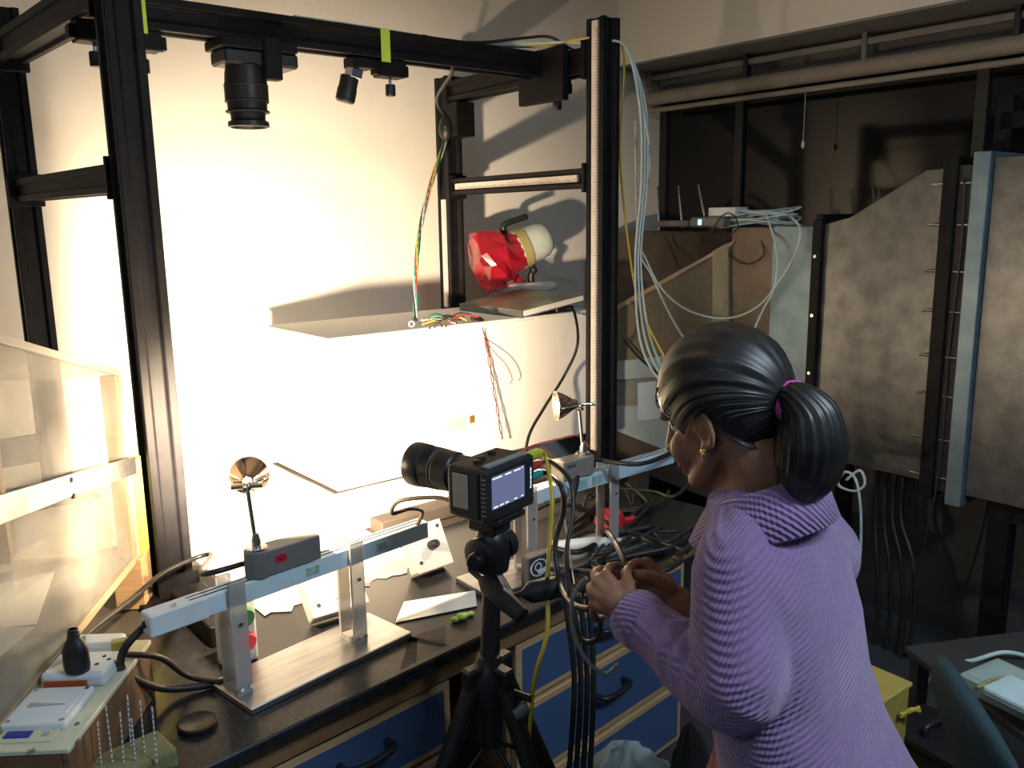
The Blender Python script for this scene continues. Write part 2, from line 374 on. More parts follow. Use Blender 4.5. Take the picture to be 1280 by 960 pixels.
# black lead from the beam into a junction, then a bundle of coloured wires
pj = bplane(557, 160, LB-.1)
cable('cable', [F(1.10, BB-.02, zb+.03), F(1.16, BB+.05, zb-.0), F(1.27, BB+.3, zb-.05), pj+Vector((0, 0, .05))], .007, M_cable, 'black lead drooping from the long beam to the inline junction')
j = thing('cable_junction', 'black egg-shaped inline cable junction hanging by the rear post', 'connector', pj)
MB().lathe([(.008, .05), (.02, .035), (.028, .01), (.03, -.015), (.024, -.035), (.012, -.05)], pj, n=16, sx=1, sy=.7).build('shell', M_blk, j, smooth=40)
MB().cyl(pj+Vector((-.0, -.022, .0)), pj+Vector((0, -.026, 0)), .004).build('screw', M_steel, j)
pe = bplane(519, 400, .60)
WC = [('red', (.45, .03, .03)), ('yellow', (.6, .42, .05)), ('green', (.04, .25, .14)), ('black', (.02, .02, .02)), ('white', (.6, .58, .5)), ('teal', (.05, .3, .32))]
for k, (cn, cc) in enumerate(WC):
    pts = []
    for i in range(17):
        q = i/16; c = pj.lerp(pe, q)+Vector((0, 0, -.048*(1-q)))+AX*(-.05*math.sin(PI*q))*1.0
        an = q*14+k*PI/3; pts.append(c+AX*.007*math.cos(an)+ZX*.003*math.sin(an)+BX*.007*math.sin(an))
    cable('thin_wire', pts, .0024, mat(cn+'_wire', cc, .5), cn+' wire in the twisted bundle hanging from the junction', 'wire', 'twisted wires', n=6, sub=3)
# ------------------------------------------------------------------ benches
DA = math.radians(44.8)
DX = Vector((math.cos(DA), math.sin(DA), 0)); DY = Vector((-math.sin(DA), math.cos(DA), 0)); RD = rotm(0, 0, DA)
D0 = Vector((-.544, 1.335, 0))
def D(x, y, z=0): return D0 + DX*x + DY*y + ZX*z                    # along the desk front edge, back from it, up
def dbox(mb, x0, x1, y0, y1, z0, z1): return mb.box(D((x0+x1)/2, (y0+y1)/2, (z0+z1)/2), (abs(x1-x0), abs(y1-y0), abs(z1-z0)), RD)
desk = thing('workbench', 'black topped workbench with blue drawers in wooden frames', 'desk', D(0, 0, 0), DA)
XL, XR, YB = -.75, 1.75, .60
dbox(MB(), XL, XR, 0, YB, DESK-.03, DESK).build('worktop', M_desk, desk, bevel=.004)
dbox(MB(), XL, XR, .03, .06, DESK-.085, DESK-.03).build('apron', M_wood, desk)
for x in (XL+.03, XR-.03, .62, .79): dbox(MB(), x-.025, x+.025, YB-.10, YB-.05, 0, DESK-.03).build('leg', M_wood, desk)
def drawer_unit(x0, x1, hs):
    u = dbox(MB(), x0, x1, .07, .62, .06, DESK-.085).build('cabinet', M_wood, desk, bevel=.003)
    z = DESK-.095
    for h in hs:
        d = dbox(MB(), x0+.012, x1-.012, .045, .07, z-h, z-.006).build('drawer', M_woodl, u, bevel=.003)
        dbox(MB(), x0+.032, x1-.032, .0435, .05, z-h+.018, z-.024).build('drawer_panel', M_blue, d)
        xm = (x0+x1)/2; zh = z-h*.42
        hb = MB().tube([D(xm-.06, .043, zh), D(xm-.055, .012, zh), D(xm, .006, zh-.004), D(xm+.055, .012, zh), D(xm+.06, .043, zh)], .008, 8)
        hb.build('handle', M_blk, d, smooth=True)
        z -= h+.006
drawer_unit(.10, .61, (.17, .22, .2)); drawer_unit(.80, 1.55, (.17, .22, .2))
# lit bench behind, covered with white paper
bb = thing('rear_bench', 'dark bench behind the workbench carrying the white box', 'bench', F(.5, .3, 0), ANG)
MB().plate([D(XL, YB+.003, DESK-.05), D(XR, YB+.003, DESK-.05), F(2.0, 1.295, DESK-.05), F(-.9, 1.295, DESK-.05)], .046).build('bench_top', M_brown, bb, bevel=.004)
for a, b in ((-.8, .1), (1.9, .12), (-.8, 1.22), (1.9, 1.22)): fbox(MB(), a-.03, a+.03, b-.03, b+.03, 0, DESK-.05).build('leg', M_brown, bb)
# crinkled sheet
def sheet(name, a0, a1, b0, b1, z, amp, n=40, mm=12, jag=.02):
    mb = MB(); vs = []; fs = []
    for j_ in range(mm+1):
        for i in range(n+1):
            a = a0+(a1-a0)*i/n; b = b0+(b1-b0)*j_/mm
            if j_ == 0: b += jag*math.sin(i*1.7)*math.sin(i*.53)
            h = z+amp*(.5+.5*math.sin(a*9+b*7)*math.sin(a*4-b*11+1))
            vs.append(F(a, b, h))
    for j_ in range(mm):
        for i in range(n): k = j_*(n+1)+i; fs.append((k, k+1, k+n+2, k+n+1))
    N = len(vs); vs += [v-Vector((0, 0, .0015)) for v in vs]; fs += [tuple(reversed([i+N for i in f])) for f in fs]
    mb.add(vs, fs); return mb.build(name, M_paper, smooth=True)
tag(sheet('paper_sheet', .115, 1.42, .06, .425, DESK-.0015, .005, jag=.008), 'crinkled white paper sheet lying on the bench before the white box', 'paper')
tag(sheet('paper_sheet', -.6, .69, .43, .94, DESK-.002, .004, 30, 16, 0), 'white paper sheet on the bench at the end of the white box', 'paper')
tag(sheet('paper_sheet', .07, 1.48, .945, 1.29, DESK-.002, .003, 24, 8, 0), 'white paper sheet on the bench between white box and wall', 'paper')
tag(sheet('paper_sheet', .115, .59, -.30, .055, DESK+.0005, .004, 24, 14), 'white paper sheet spread behind the near lamp beside the front post', 'paper')
fbox(MB(), .60, LA-.09, -.035, .035, DESK+.0, DESK+.045).build('floor_rail', M_brown, fr, bevel=.004)
# white box (blown out by the lamps)
zb1 = 1.29
wb_ = thing('white_box', 'long white board box on the bench lit by both lamps', 'box', F(1.3, .62, DESK), ANG)
fbox(MB(), .71, 1.93, .44, .935, DESK, zb1-.012).build('box_body', M_foam, wb_, bevel=.004)
fbox(MB(), .70, 1.94, .43, .94, zb1-.012, zb1).build('box_lid', M_foam, wb_, bevel=.003)
p = bplane(590, 524, .438); 
MB().box(p, (.022, .004, .03), RF).build('latch', mat('brass', (.5, .3, .12), .4, .7), wb_)
p = bplane(572, 530, .438)
MB().box(p+AX*-.01, (.10, .003, .05), RF).build('sticker', mat('cream_sticker', (.8, .72, .4), .7), wb_)
# book with the red wrapped lantern on the lid
bo = az(652, 397, zb1)+AX*.165+BX*.19; bo.z = zb1
bk = thing('book', 'large thin hardcover book lying on the white box under the lantern', 'book', bo, ANG)
BT = Matrix.Translation((-.172, 0, 0)) @ Matrix.Rotation(math.radians(-7), 4, 'Y') @ Matrix.Translation((.172, 0, 0))
MB().box((0, 0, .015), (.34, .40, .022)).build('pages', M_paper, bk, world=False)
MB().box((0, 0, .0285), (.352, .412, .005)).build('cover', mat('book_cover', (.30, .34, .24), .3, col2=(.07, .09, .08), scale=5), bk, world=False, bevel=.001)
MB().box((0, 0, .002), (.352, .412, .004)).build('cover', mat('book_cover_back', (.10, .12, .14), .4), bk, world=False)
MB().box((-.174, 0, .015), (.004, .412, .03)).build('spine', mat('book_spine', (.09, .10, .10), .4), bk, world=False)
for o_ in bk.children: o_.data.transform(BT)
# lantern
zl = zb1+.032; lp = az(664, 362, zl+.02)
la = thing('lantern', 'white handheld lantern on swivel base with red film over its front', 'lantern', lp)
M_lan = mat('lantern_white', (.62, .70, .66), .4, col2=(.5, .58, .54), scale=10)
MB().lathe([(.075, 0), (.08, .006), (.08, .016), (.07, .024), (.03, .027)], lp, n=28, sx=1.15).build('base', M_white, la, smooth=40)
ax = Vector((-.80, -.30, -.30)).normalized()                       # where it points
Rl = frame_to(ax); hc = lp+Vector((-.045, -.0, .135))
MB().tube([lp+Vector((0, 0, .02)), lp+Vector((.0, 0, .05)), lp+Vector((.008, 0, .07)), hc+Vector((.03, 0, -.03))], .012, 10).build('swivel_neck', M_blk, la, smooth=True)
MB().ball(lp+Vector((.008, -.01, .068)), .014).build('hinge_knob', M_blk, la, smooth=True)
bd = MB().lathe([(.02, -.125), (.045, -.118), (.058, -.10), (.062, -.07), (.062, -.01), (.066, 0), (.066, .02), (.058, .03), (.075, .05)], hc, Rl, n=26).build('body', M_lan, la, smooth=40)
MB().lathe([(.064, -.03), (.068, -.03), (.068, .0), (.064, .0)], hc, Rl, n=26, cap=False).build('tape_band', mat('olive_tape', (.36, .33, .13), .6), bd, smooth=40)
up = (ZX-ax*ax.z).normalized()
MB().tube([hc+ax*.02+up*.06, hc+ax*.024+up*.088, hc+ax*.0+up*.098, hc-ax*.07+up*.094], .011, 8).build('handle', M_blk, la, smooth=True)
# crumpled red film
random.seed(3); rings = []
for i, (h, r) in enumerate(((-.0, .066), (.03, .074), (.06, .092), (.10, .105), (.135, .108), (.15, .095), (.152, .05))):
    ring = []
    for k in range(14):
        a = 2*PI*k/14; rr = r*(1+random.uniform(-.13, .13)*(1 if i else 0)); ring.append(hc+ax*(h+random.uniform(-.012, .012))+Rl @ Vector((rr*math.cos(a), rr*math.sin(a), 0)))
    rings.append(ring)
fm = MB().loft(rings).build('red_film', mat('red_film', (.42, .012, .03), .12, col2=(.30, .008, .02), spec=.9), la)
fm.data.shade_flat()
MB().plate([hc+ax*.09-up*.09, hc+ax*.05-up*.15, hc+ax*.02-up*.17, hc+ax*.0-up*.13, hc+ax*.03-up*.07], .004).build('film_tail', MATS['red_film'], la)
for o_ in la.children_recursive:
    for v_ in o_.data.vertices: v_.co *= 1.38
# black adapter under the book and its lead
MB_ = fbox(MB(), 1.76, 1.86, .455, .56, zb1, zb1+.022)
tag(MB_.build('power_adapter', M_blk, bevel=.004), 'flat black adapter beside the book on the white box', 'adapter')
cable('cable', [F(1.82, .46, zb1+.012), F(1.83, .425, zb1-.0), aplane(722, 430, 1.70), bplane(705, 470, .36), bplane(680, 510, .25), bplane(660, 548, .18), bplane(655, 600, .12), bplane(652, 640, .10)], .006, M_cable, 'black lead hanging from the adapter across the white box')
# connector bundle at the lid's front edge
cb = thing('wire_connector_bundle', 'tangle of soldered coloured wires and pins on the white box edge', 'connector', F(1.0, .46, zb1))
random.seed(11); q0 = bplane(522, 397, .445); q1 = bplane(598, 408, .445); q0.z = q1.z = zb1+.012
for k in range(16):
    t0 = random.random()*.55; t1 = t0+.25+random.random()*.2; n_ = random.choice(WC)
    s_ = q0.lerp(q1, t0)+BX*random.uniform(-.03, .03)+ZX*random.uniform(0, .02); e_ = q0.lerp(q1, min(1, t1))+BX*random.uniform(-.03, .02)+ZX*random.uniform(0, .02)
    MB().tube([s_, (s_+e_)/2+ZX*random.uniform(0, .02)+BX*random.uniform(-.02, .02), e_], .0026, 6).build('wire', MATS[n_[0]+'_wire'] if k % 3 else M_steel, cb, smooth=True)
for k in range(5):
    s_ = q0.lerp(q1, .1+.09*k)+ZX*random.uniform(-.01, .006)+BX*-.03; MB().cyl(s_, s_+Vector((random.uniform(-.01, .02), -.01, -.004)), .005, n=10).build('pin', M_steel, cb, smooth=40)
MB().tube([q1-AX*.03+ZX*.004, q1+AX*.0, q1+AX*.02-ZX*.01], .009, 8).build('heat_shrink', M_blk, cb, smooth=True)
tag(MB().lathe([(.008, 0), (.011, 0), (.011, .003), (.008, .003)], bplane(514, 405, .40), rotm(PI/2, 0, .3), n=16, cap=False).build('ring_terminal', M_steel), 'small steel ring terminal hanging beside the twisted wires', 'terminal')
p0 = q1+AX*.02-ZX*.01
for k, cn in enumerate(('red', 'black')):
    pts = [p0]; tgt = bplane(624, 548, .40)
    for i in range(1, 13):
        q = i/12; pts.append(p0.lerp(tgt, q)+AX*(.006*math.sin(i*1.9+k*PI)-.03*math.sin(PI*q)*0)+BX*(-.02*q)+ZX*.003*math.cos(i*1.9+k*PI))
    cable('thin_wire', pts, .0022, MATS[cn+'_wire'], cn+' wire of the twisted pair falling down the white box', 'wire', n=6, sub=3)
cable('thin_wire', [p0-ZX*.06, bplane(618, 440, .39), bplane(632, 455, .38), bplane(640, 472, .38), bplane(638, 480, .385)], .0018, MATS['red_wire'], 'thin red wire loop branching in front of the white box', 'wire', n=6)
# ------------------------------------------------------------------ optical rails with lamps
def spot(loc, d, e, ang=150, r=.02, blend=.6):
    l = bpy.data.lights.new('halogen_light', 'SPOT'); l.energy = e; l.color = HALO; l.spot_size = math.radians(ang); l.spot_blend = blend; l.shadow_soft_size = r
    o = bpy.data.objects.new('halogen_light', l); COL.objects.link(o); o.matrix_world = Matrix.Translation(loc) @ frame_to(-Vector(d)).to_4x4(); return o
ZR = .945; RH = .04
def optical_rail(e0, e1, b0, b1, lab, lab_b, sup, depth=.155, bx0=0, bx1=0):
    e0 = Vector(e0); e1 = Vector(e1); x = (e1-e0).normalized(); y = ZX.cross(x); R = axes((0, 0, 0), x, y, ZX).to_3x3(); L = (e1-e0).length
    t = thing('optical_rail', lab, 'rail', e0+Vector((0, 0, DESK-ZR)), math.atan2(x.y, x.x))
    def P(u, v, z): return Vector((e0.x, e0.y, 0))+x*u+y*v+ZX*z
    MB().box(P(L/2, .019, ZR+RH/2), (L, .038, RH), R).build('rail', M_rail, t, bevel=.002)
    for s in (.012, .026): MB().box(P(L*.55, s, ZR+RH+.0002), (L*.86, .004, .0012), R).build('rail_slot', M_dark, t)
    MB().box(P(.055, .019, ZR+RH/2-.001), (.112, .041, RH+.003), R).build('end_cover', M_white, t, bevel=.003)
    MB().cyl(P(.05, .012, ZR+RH), P(.05, .012, ZR+RH+.003), .005).build('cover_screw', M_steel, t)
    b0 = Vector(b0); b1 = Vector(b1); bx = (b1-b0).normalized(); by = ZX.cross(bx); bR = axes((0, 0, 0), bx, by, ZX).to_3x3(); bl = (b1-b0).length
    MB().box(b0+bx*(bl/2)+by*depth/2+ZX*.007, (bl, depth, .014), bR).build('base_plate', M_alu, t, bevel=.002)
    for u in sup:                                                  # pairs of acrylic uprights straddling the rail
        for v, w in ((-.008, .034), (.046, .03)):
            c = P(u, v, 0); MB().box((c.x, c.y, (DESK+.014+ZR+RH+.014)/2), (w, .007, ZR+RH-DESK), R).build('upright', M_acr, t, bevel=.001)
        c = P(u, .019, 0)
        MB().box((c.x, c.y, DESK+.02), (.03, .06, .012), R).build('foot_block', M_acr, t)
        for du in (-.01, .01): MB().cyl(P(u+du, -.012, DESK+.03), P(u+du, -.018, DESK+.03), .004, n=8).build('bolt', M_steel, t)
        MB().cyl(P(u, -.012, ZR-.03), P(u, -.017, ZR-.03), .004, n=8).build('bolt', M_steel, t)
    return t, P, x, y, R, L
z0 = DESK
t1, RP1, rx1, ry1, RR1, L1 = optical_rail(az(190, 797, ZR), az(536, 672, ZR), az(315, 895, z0), az(515, 797, z0), 'white optical rail on acrylic uprights nearest the tripod', '', (.165, .445))
t2, RP2, rx2, ry2, RR2, L2 = optical_rail(az(640, 640, ZR), az(843, 579, ZR), az(612, 752, z0), az(820, 680, z0), 'white optical rail on acrylic uprights in front of the tall post', '', (.06, .37), .15)
# wear marks on the rail fronts
for u in (.17, .34, .52): MB().box(RP1(u, -.0005, ZR+.02), (.03, .002, .018), RR1).build('worn_patch', mat('worn_olive', (.25, .36, .28), .6, col2=(.5, .62, .6), scale=90), t1)
for u in (.04, .25, .31): MB().box(RP2(u, -.0005, ZR+.02), (.04, .002, .025), RR2).build('worn_patch', mat('worn_green', (.22, .42, .42), .6, col2=(.5, .62, .6), scale=70), t2)
def lamp_unit(RP, x, y, R, u0, u1, ur, v, rod_top, aim, lab, mk, power, red):
    base = RP(u0, v, ZR+RH); t = thing('bench_lamp', lab, 'lamp', base, 0)
    bh = .052
    zc = ZR+RH+.002
    MB().box(RP((u0+u1)/2, v, zc+bh/2), (u1-u0, .05, bh), R).build('block', mk, t, bevel=.002)
    MB().lathe([(.026, 0), (.026, bh), (.022, bh+.002), (.02, bh+.0025)], RP(ur, v, zc), n=24).build('socket', mk, t, smooth=40)
    MB().lathe([(.021, bh+.002), (.021, bh+.006), (.012, bh+.007)], RP(ur, v, zc), n=24).build('collar', M_steel, t, smooth=40)
    top = Vector(rod_top); b_ = RP(ur, v, zc+bh)
    MB().lathe([(.008, 0), (.010, .02), (.006, .035)], b_, n=14).build('rod_holder', M_steel, t, smooth=40)
    MB().cyl(b_, top, .0042).build('rod', M_steel, t, smooth=40)
    aim = Vector(aim).normalized(); Rl = frame_to(aim)
    cl = MB().ball(top, .011).build('clamp', M_steel, t, smooth=True)
    side = aim.cross(ZX).normalized()
    MB().cyl(top-side*.03, top+side*.03, .0045).build('cross_bar', M_chrome, t, smooth=40)
    ho = top+aim*.018+ZX*.008
    MB().cyl(top-aim*.045+ZX*.004, ho, .0045).build('lamp_arm', M_chrome, t, smooth=40)
    rf = MB().lathe([(.010, -.012), (.013, 0), (.022, .015), (.031, .03), (.038, .047), (.0395, .047), (.033, .03), (.024, .014), (.015, 0), (.012, -.012)], ho, Rl, n=28, cap=False).build('reflector', mat('copper_reflector', (.80, .56, .42), .16, 1), t, smooth=40)
    MB().lathe([(.0, .012), (.006, .012), (.0065, .032), (.004, .037), (0, .037)], ho, Rl, n=14, cap=False).build('bulb', mat('halogen_bulb', (1, .9, .7), .3, emit=(1, .80, .52), estr=90), rf)
    for s in (-1, 1): MB().tube([ho-aim*.012+side*.008*s, ho+aim*.0+side*.028*s, ho+aim*.04+side*.041*s], .0025, 6).build('spring_clip', M_chrome, rf, smooth=True)
    spot(ho+aim*.05, aim, power[0], 88, .038, 1.0)
    pl_ = bpy.data.lights.new('halogen_bulb', 'POINT'); pl_.energy = power[1]; pl_.color = HALO; pl_.shadow_soft_size = .008
    po_ = bpy.data.objects.new('halogen_bulb', pl_); COL.objects.link(po_); po_.location = ho+aim*.042
    if red:
        c = RP(ur+.038, v-.0255, zc+.030); MB().box(c, (.024, .0012, .016), R).build('red_tag', M_red, t)
    return t
v1 = .019
pt = RP1(.222, v1, 0); zt1 = ay(328, 608, pt.y).z
lt = lamp_unit(RP1, rx1, ry1, RR1, .220, .36, .228, v1, (pt.x-.004, pt.y, zt1), (-.22, .97, -.08), 'bench lamp with glowing copper reflector on grey block with red tag', M_greyb, LAMP_W[0], True)
pr2 = RP2(.275, v1, 0); zt2 = ay(752, 508, pr2.y).z
M_tan = mat('tan_grey_paint', (.27, .24, .20), .5)
lt2 = lamp_unit(RP2, rx2, ry2, RR2, .175, .292, .275, v1, (pr2.x-.012, pr2.y, zt2), (-.96, -.20, -.02), 'bench lamp with lit reflector on tan block before the tall post', M_tan, LAMP_W[1], False)
text('block_lettering', 'DELIN', .011, M_blk, lt2, axes(RP2(.205, v1-.0256, ZR+RH+.04), rx2, ZX, -ry2))
for du, dz, w_, an_ in ((-.006, .002, .006, .5), (-.001, .001, .007, -.6), (.004, .002, .006, .4), (0, -.003, .008, .1)):   # pen scribble on the tag
    MB().box(RP1(.266+du, v1-.0264, ZR+RH+.032+dz), (w_, .0006, .0011), RR1 @ rotm(0, an_, 0)).build('pen_mark', M_blk, lt)
cable('cable', [RP1(.21, .04, 1.01), RP1(.14, .08, 1.0), F(.06, -.12, .87), F(-.05, -.13, .86), F(-.16, -.22, .85), az(112, 790, .88), az(98, 815, .91)], .006, M_cable, 'black lead from the near lamp past the post foot to the plug')
cable('cable', [RP1(.0, .02, .965), az(178, 785, .95), az(155, 812, .92), az(155, 840, .86), az(200, 860, .78), az(250, 858, .76), az(290, 850, .76)], .0075, M_cable, 'thick black lead looping out of the rail end to the bench')
cable('cable', [az(152, 818, .885), az(200, 822, .85), az(235, 845, .775), az(280, 852, .765), az(300, 835, .76)], .006, M_cable, 'black lead from the switch crate across the bench top')
# ---------- switch box with green and red buttons
sb = az(298, 826, DESK)
t = thing('push_button_box', 'white switch box with green and red push buttons behind the near rail', 'switch', sb, DA)
MB().box((0, 0, .075), (.075, .05, .15)).build('case', mat('offwhite_plastic', (.6, .62, .58), .45), t, world=False, bevel=.008, seg=2)
for z, m in ((.108, M_green), (.052, M_red)):
    MB().lathe([(.022, 0), (.022, .006), (.018, .012)], (.008, -.026, z), rotm(PI/2, 0, 0), n=22).build('button', m, t, world=False, smooth=40)
for z in (.108, .052): MB().box((-.026, -.0255, z), (.010, .002, .03)).build('slot', M_dark, t, world=False)
MB().cyl((-.03, -.025, .012), (-.03, -.027, .012), .004).build('screw', M_steel, t, world=False)
# ---------- two tilted junction boxes
M_jb = mat('junction_white', (.72, .70, .66), .45)
def jbox(px, py, z, w, h, d, rz, tilt, lab, knob):
    o = az(px, py, DESK); t = thing('junction_box', lab, 'electrical box', o, rz)
    R = rotm(tilt, 0, 0) ; c = Vector((0, 0, h/2*math.cos(tilt)+d/2*abs(math.sin(tilt))+.001))
    MB().box(c, (w, d, h), R).build('case', M_jb, t, world=False, bevel=.004, seg=2)
    pl = MB().box(c+R @ Vector((0, -d/2-.002, 0)), (w*1.04, .004, h*1.04), R).build('cover_plate', M_jb, t, world=False, bevel=.0015)
    for sx, sz in ((-.38, -.3), (.38, .38)): MB().lathe([(.005, 0), (.005, .002)], c+R @ Vector((w*sx, -d/2-.004, h*sz)), R @ rotm(PI/2, 0, 0), n=10).build('screw', M_dark, pl, world=False)
    if knob:
        MB().lathe([(.013, 0), (.013, .012), (.011, .026), (.009, .028)], c+R @ Vector((.005, -d/2-.004, .0)), R @ rotm(PI/2, 0, 0), n=18).build('knob', M_blk, t, world=False, smooth=40)
    else:
        MB().box(c+R @ Vector((.015, -d/2-.0055, 0)), (w*.36, .004, h*.55), R).build('blank_insert', mat('cream_insert', (.6, .54, .46), .45), pl, world=False, bevel=.001)
    return t
jbox(415, 768, DESK, .135, .12, .05, DA-.15, math.radians(-42), 'tilted white junction box with two screws between the rail uprights', False)
jbox(532, 713, DESK, .11, .12, .045, DA-.05, math.radians(-28), 'tilted white junction box with black dimmer knob beside the tripod', True)
# ---------- odds and ends on the desk
o = MB().plate([az(494, 778, DESK+.004), az(505, 752, DESK+.006), az(594, 738, DESK+.012), az(596, 757, DESK+.004)], .0012).build('paper_strip', M_paper)
tag(o, 'white paper strip lying on the black worktop beside the tripod', 'paper')
o = MB().plate([az(500, 838, DESK), az(512, 795, DESK), az(575, 778, DESK), az(560, 806, DESK)], .003).build('grey_plate', mat('grey_plate', (.15, .155, .15), .4, col2=(.08, .085, .085), scale=7))
tag(o, 'grey scuffed plate lying near the worktop edge behind the tripod', 'plate')
gk = thing('green_clip', 'bright green rubber clip lying on the black worktop', 'clip', az(577, 775, DESK))
M_lime = mat('lime_rubber', (.25, .42, .06), .5)
for dx, dy, r, nm in ((0, 0, .011, 'hub'), (-.018, .004, .008, 'lobe'), (.014, .004, .008, 'lobe'), (.03, .0, .007, 'tail')):
    c = az(577, 775, DESK)+DX*dx+DY*dy+ZX*r*.8; MB().ball(c, (r*1.3, r, r*.8)).build(nm, M_lime, gk, smooth=True)
MB().cyl(az(577, 775, DESK)+ZX*.007, az(577, 775, DESK)+DX*.03+ZX*.006, .005).build('bar', M_lime, gk, smooth=40)
pc = az(247, 908, DESK); tag(MB().lathe([(.034, 0), (.036, .003), (.036, .010), (.033, .012), (.029, .009), (.0, .009)], pc, n=28, cap=False).build('lens_cap', M_blk, smooth=40), 'round black lens cap lying on the worktop corner', 'lens cap')
pc = az(667, 727, DESK+.014); t = thing('emblem_box', 'small black box with pale round emblem beside the yellow cable', 'box', pc, DA-.1)
MB().box((0, -.010, .04), (.075, .03, .08)).build('case', M_dark, t, world=False, bevel=.003)
MB().lathe([(.020, 0), (.023, 0), (.023, .001), (.02, .001)], (-.004, -.0255, .048), rotm(PI/2, 0, 0), n=26, cap=False, sx=1.2).build('emblem_ring', M_white, t, world=False)
MB().lathe([(.008, 0), (.0115, 0), (.0115, .001), (.008, .001)], (-.006, -.0255, .050), rotm(PI/2, 0, 0), n=20, cap=False).build('emblem_eye', M_white, t, world=False)
MB().box((.006, -.0258, .037), (.026, .001, .009), rotm(0, -.25, 0)).build('emblem_stroke', M_white, t, world=False)
# white nozzle tube on the second base plate
p0 = az(690, 690, DESK+.016)+ZX*.016; p1 = az(806, 676, DESK+.016)+ZX*.010; dd = (p1-p0).normalized(); ln = (p1-p0).length
t = thing('sealant_tube', 'white tube with long nozzle lying on the base plate of the second rail', 'tube', p0-ZX*.016)
MB().lathe([(.014, 0), (.016, .004), (.016, ln*.5), (.012, ln*.54), (.012, ln*.58)], p0, frame_to(dd), n=18).build('barrel', M_white, t, smooth=40)
MB().lathe([(.008, ln*.58), (.007, ln*.62), (.003, ln*.98)], p0, frame_to(dd), n=12).build('nozzle', M_white, t, smooth=40)
pc = az(762, 655, DESK); t = thing('red_cap', 'red round cap lying in the dark clutter under the second rail', 'cap', pc)
MB().lathe([(.045, 0), (.048, .004), (.044, .03), (.036, .04), (.0, .042)], pc, n=24, cap=False).build('cap_top', M_red, t, smooth=40)
MB().box(pc+Vector((.06, .0, .012)), (.05, .02, .018), rotm(0, 0, .3)).build('cap_tab', M_red, t, bevel=.003)
random.seed(5)
for k in range(13):
    x0_, y0_ = random.uniform(650, 790), random.uniform(625, 715); pts = []
    for i in range(5):
        pts.append(az(min(870, x0_+i*random.uniform(15, 40)), y0_+random.uniform(-25, 12)-i*6, DESK+.008+random.random()*.03))
    rc = random.choice((.004, .006, .008)); cable('cable', pts, rc, M_cable, {.004: 'thin', .006: 'medium', .008: 'thick'}[rc]+' black cable in the tangle on the worktop under the second rail', grp='tangled cables under the second rail')
cable('cable', [az(850, 560, 1.0), az(800, 580, 1.02), RP2(.31, .05, 1.01), RP2(.20, -.03, .98), RP2(.18, -.04, .93), az(740, 640, .82), az(770, 660, .79), az(810, 672, .78), az(860, 690, .77)], .0065, M_cable, 'thick black lead crossing in front of the second rail')
cable('cable', [RP2(.175, -.02, 1.0), az(716, 610, .97), az(706, 640, .9), az(712, 690, .80), az(718, 730, .77)], .002, mat('grey_wire', (.3, .26, .25), .5), 'thin twisted wire pair falling from the tan block', 'wire')
cable('cable', [az(738, 560, .76+.2), az(722, 545, 1.0), az(700, 548, 1.0), az(668, 556, .98), az(655, 562, .97)], .002, MATS['red_wire'], 'thin red wire looping behind the tan block', 'wire')

# ------------------------------------------------------------------ cinema camera on tripod
LD = Vector((-.8, .6, 0)).normalized(); RTv = LD.cross(ZX).normalized(); RC = axes((0, 0, 0), RTv, LD, ZX).to_3x3()
cb0 = ay(613, 604, 1.67)
cc = thing('cinema_camera', 'black cinema camera with lit rear screen on the tripod', 'camera', cb0-ZX*.055)
def CP(r, l, z): return cb0+RTv*r+LD*l+ZX*z
MB().box(CP(0, .005, 0), (.160, .085, .105), RC).build('body', M_blk, cc, bevel=.008, seg=2)
MB().box(CP(0, -.044, -.002), (.160, .018, .108), RC).build('rear_bezel', M_rub, cc, bevel=.006, seg=2)
M_scr = mat('screen_glow', (.03, .035, .06), .2, emit=(.16, .18, .34), estr=.8, scale=3)
sc = MB().box(CP(-.010, -.0535, .004), (.106, .002, .066), RC).build('screen', M_scr, cc)
M_si = mat('screen_text', (.8, .9, .9), .4, emit=(.7, .85, .85), estr=.9)
for r, z, w in ((-.047, .033, .03), (-.012, .033, .02), (.018, .033, .022), (.036, .034, .004), (-.053, -.025, .014), (-.034, -.025, .012), (-.017, -.025, .010), (.012, -.025, .009), (.034, -.025, .007)):
    MB().box(CP(r, -.0548, z), (w, .0006, .0028), RC).build('screen_readout', M_si, sc)
text('bezel_lettering', 'Blackmagicdesign', .0065, M_si, cc, axes(CP(.066, -.0532, .004), ZX, -RTv, -LD))
MB().box(CP(.0, -.036, .054), (.125, .016, .005), RC).build('top_bar', mat('bluish_plate', (.3, .4, .45), .35, .5), cc, bevel=.001)
MB().box(CP(-.081, .012, .003), (.003, .038, .07), RC).build('side_door', mat('side_door', (.35, .34, .28), .4), cc, bevel=.001)
for k in range(9): MB().box(CP(-.0805, -.047, .035-.009*k), (.001, .010, .003), RC).build('vent_slot', M_galvb, cc)
for r, l in ((-.04, .0), (-.015, .01), (.03, .02)): MB().lathe([(.009, 0), (.009, .005), (.007, .006)], CP(r, l, .0525), n=14).build('top_button', M_blk, cc, smooth=40)
ln = MB().lathe([(.034, 0), (.038, .004), (.038, .03), (.042, .033), (.043, .065), (.041, .068), (.041, .078), (.043, .08), (.043, .108), (.046, .112), (.0475, .135), (.0475, .148), (.043, .149), (.040, .135)], CP(-.01, .047, .012), frame_to(LD), n=36, cap=False).build('lens', M_blk, cc, smooth=35)
for h, m in ((.070, mat('gold_ring', (.35, .26, .12), .3, .8)), (.0785, M_galvb)):
    MB().lathe([(.0435, h), (.0445, h), (.0445, h+.0018), (.0435, h+.0018)], CP(-.01, .047, .012), frame_to(LD), n=36, cap=False).build('lens_ring', m, ln)
Rl_ = frame_to(LD)
rg = MB()
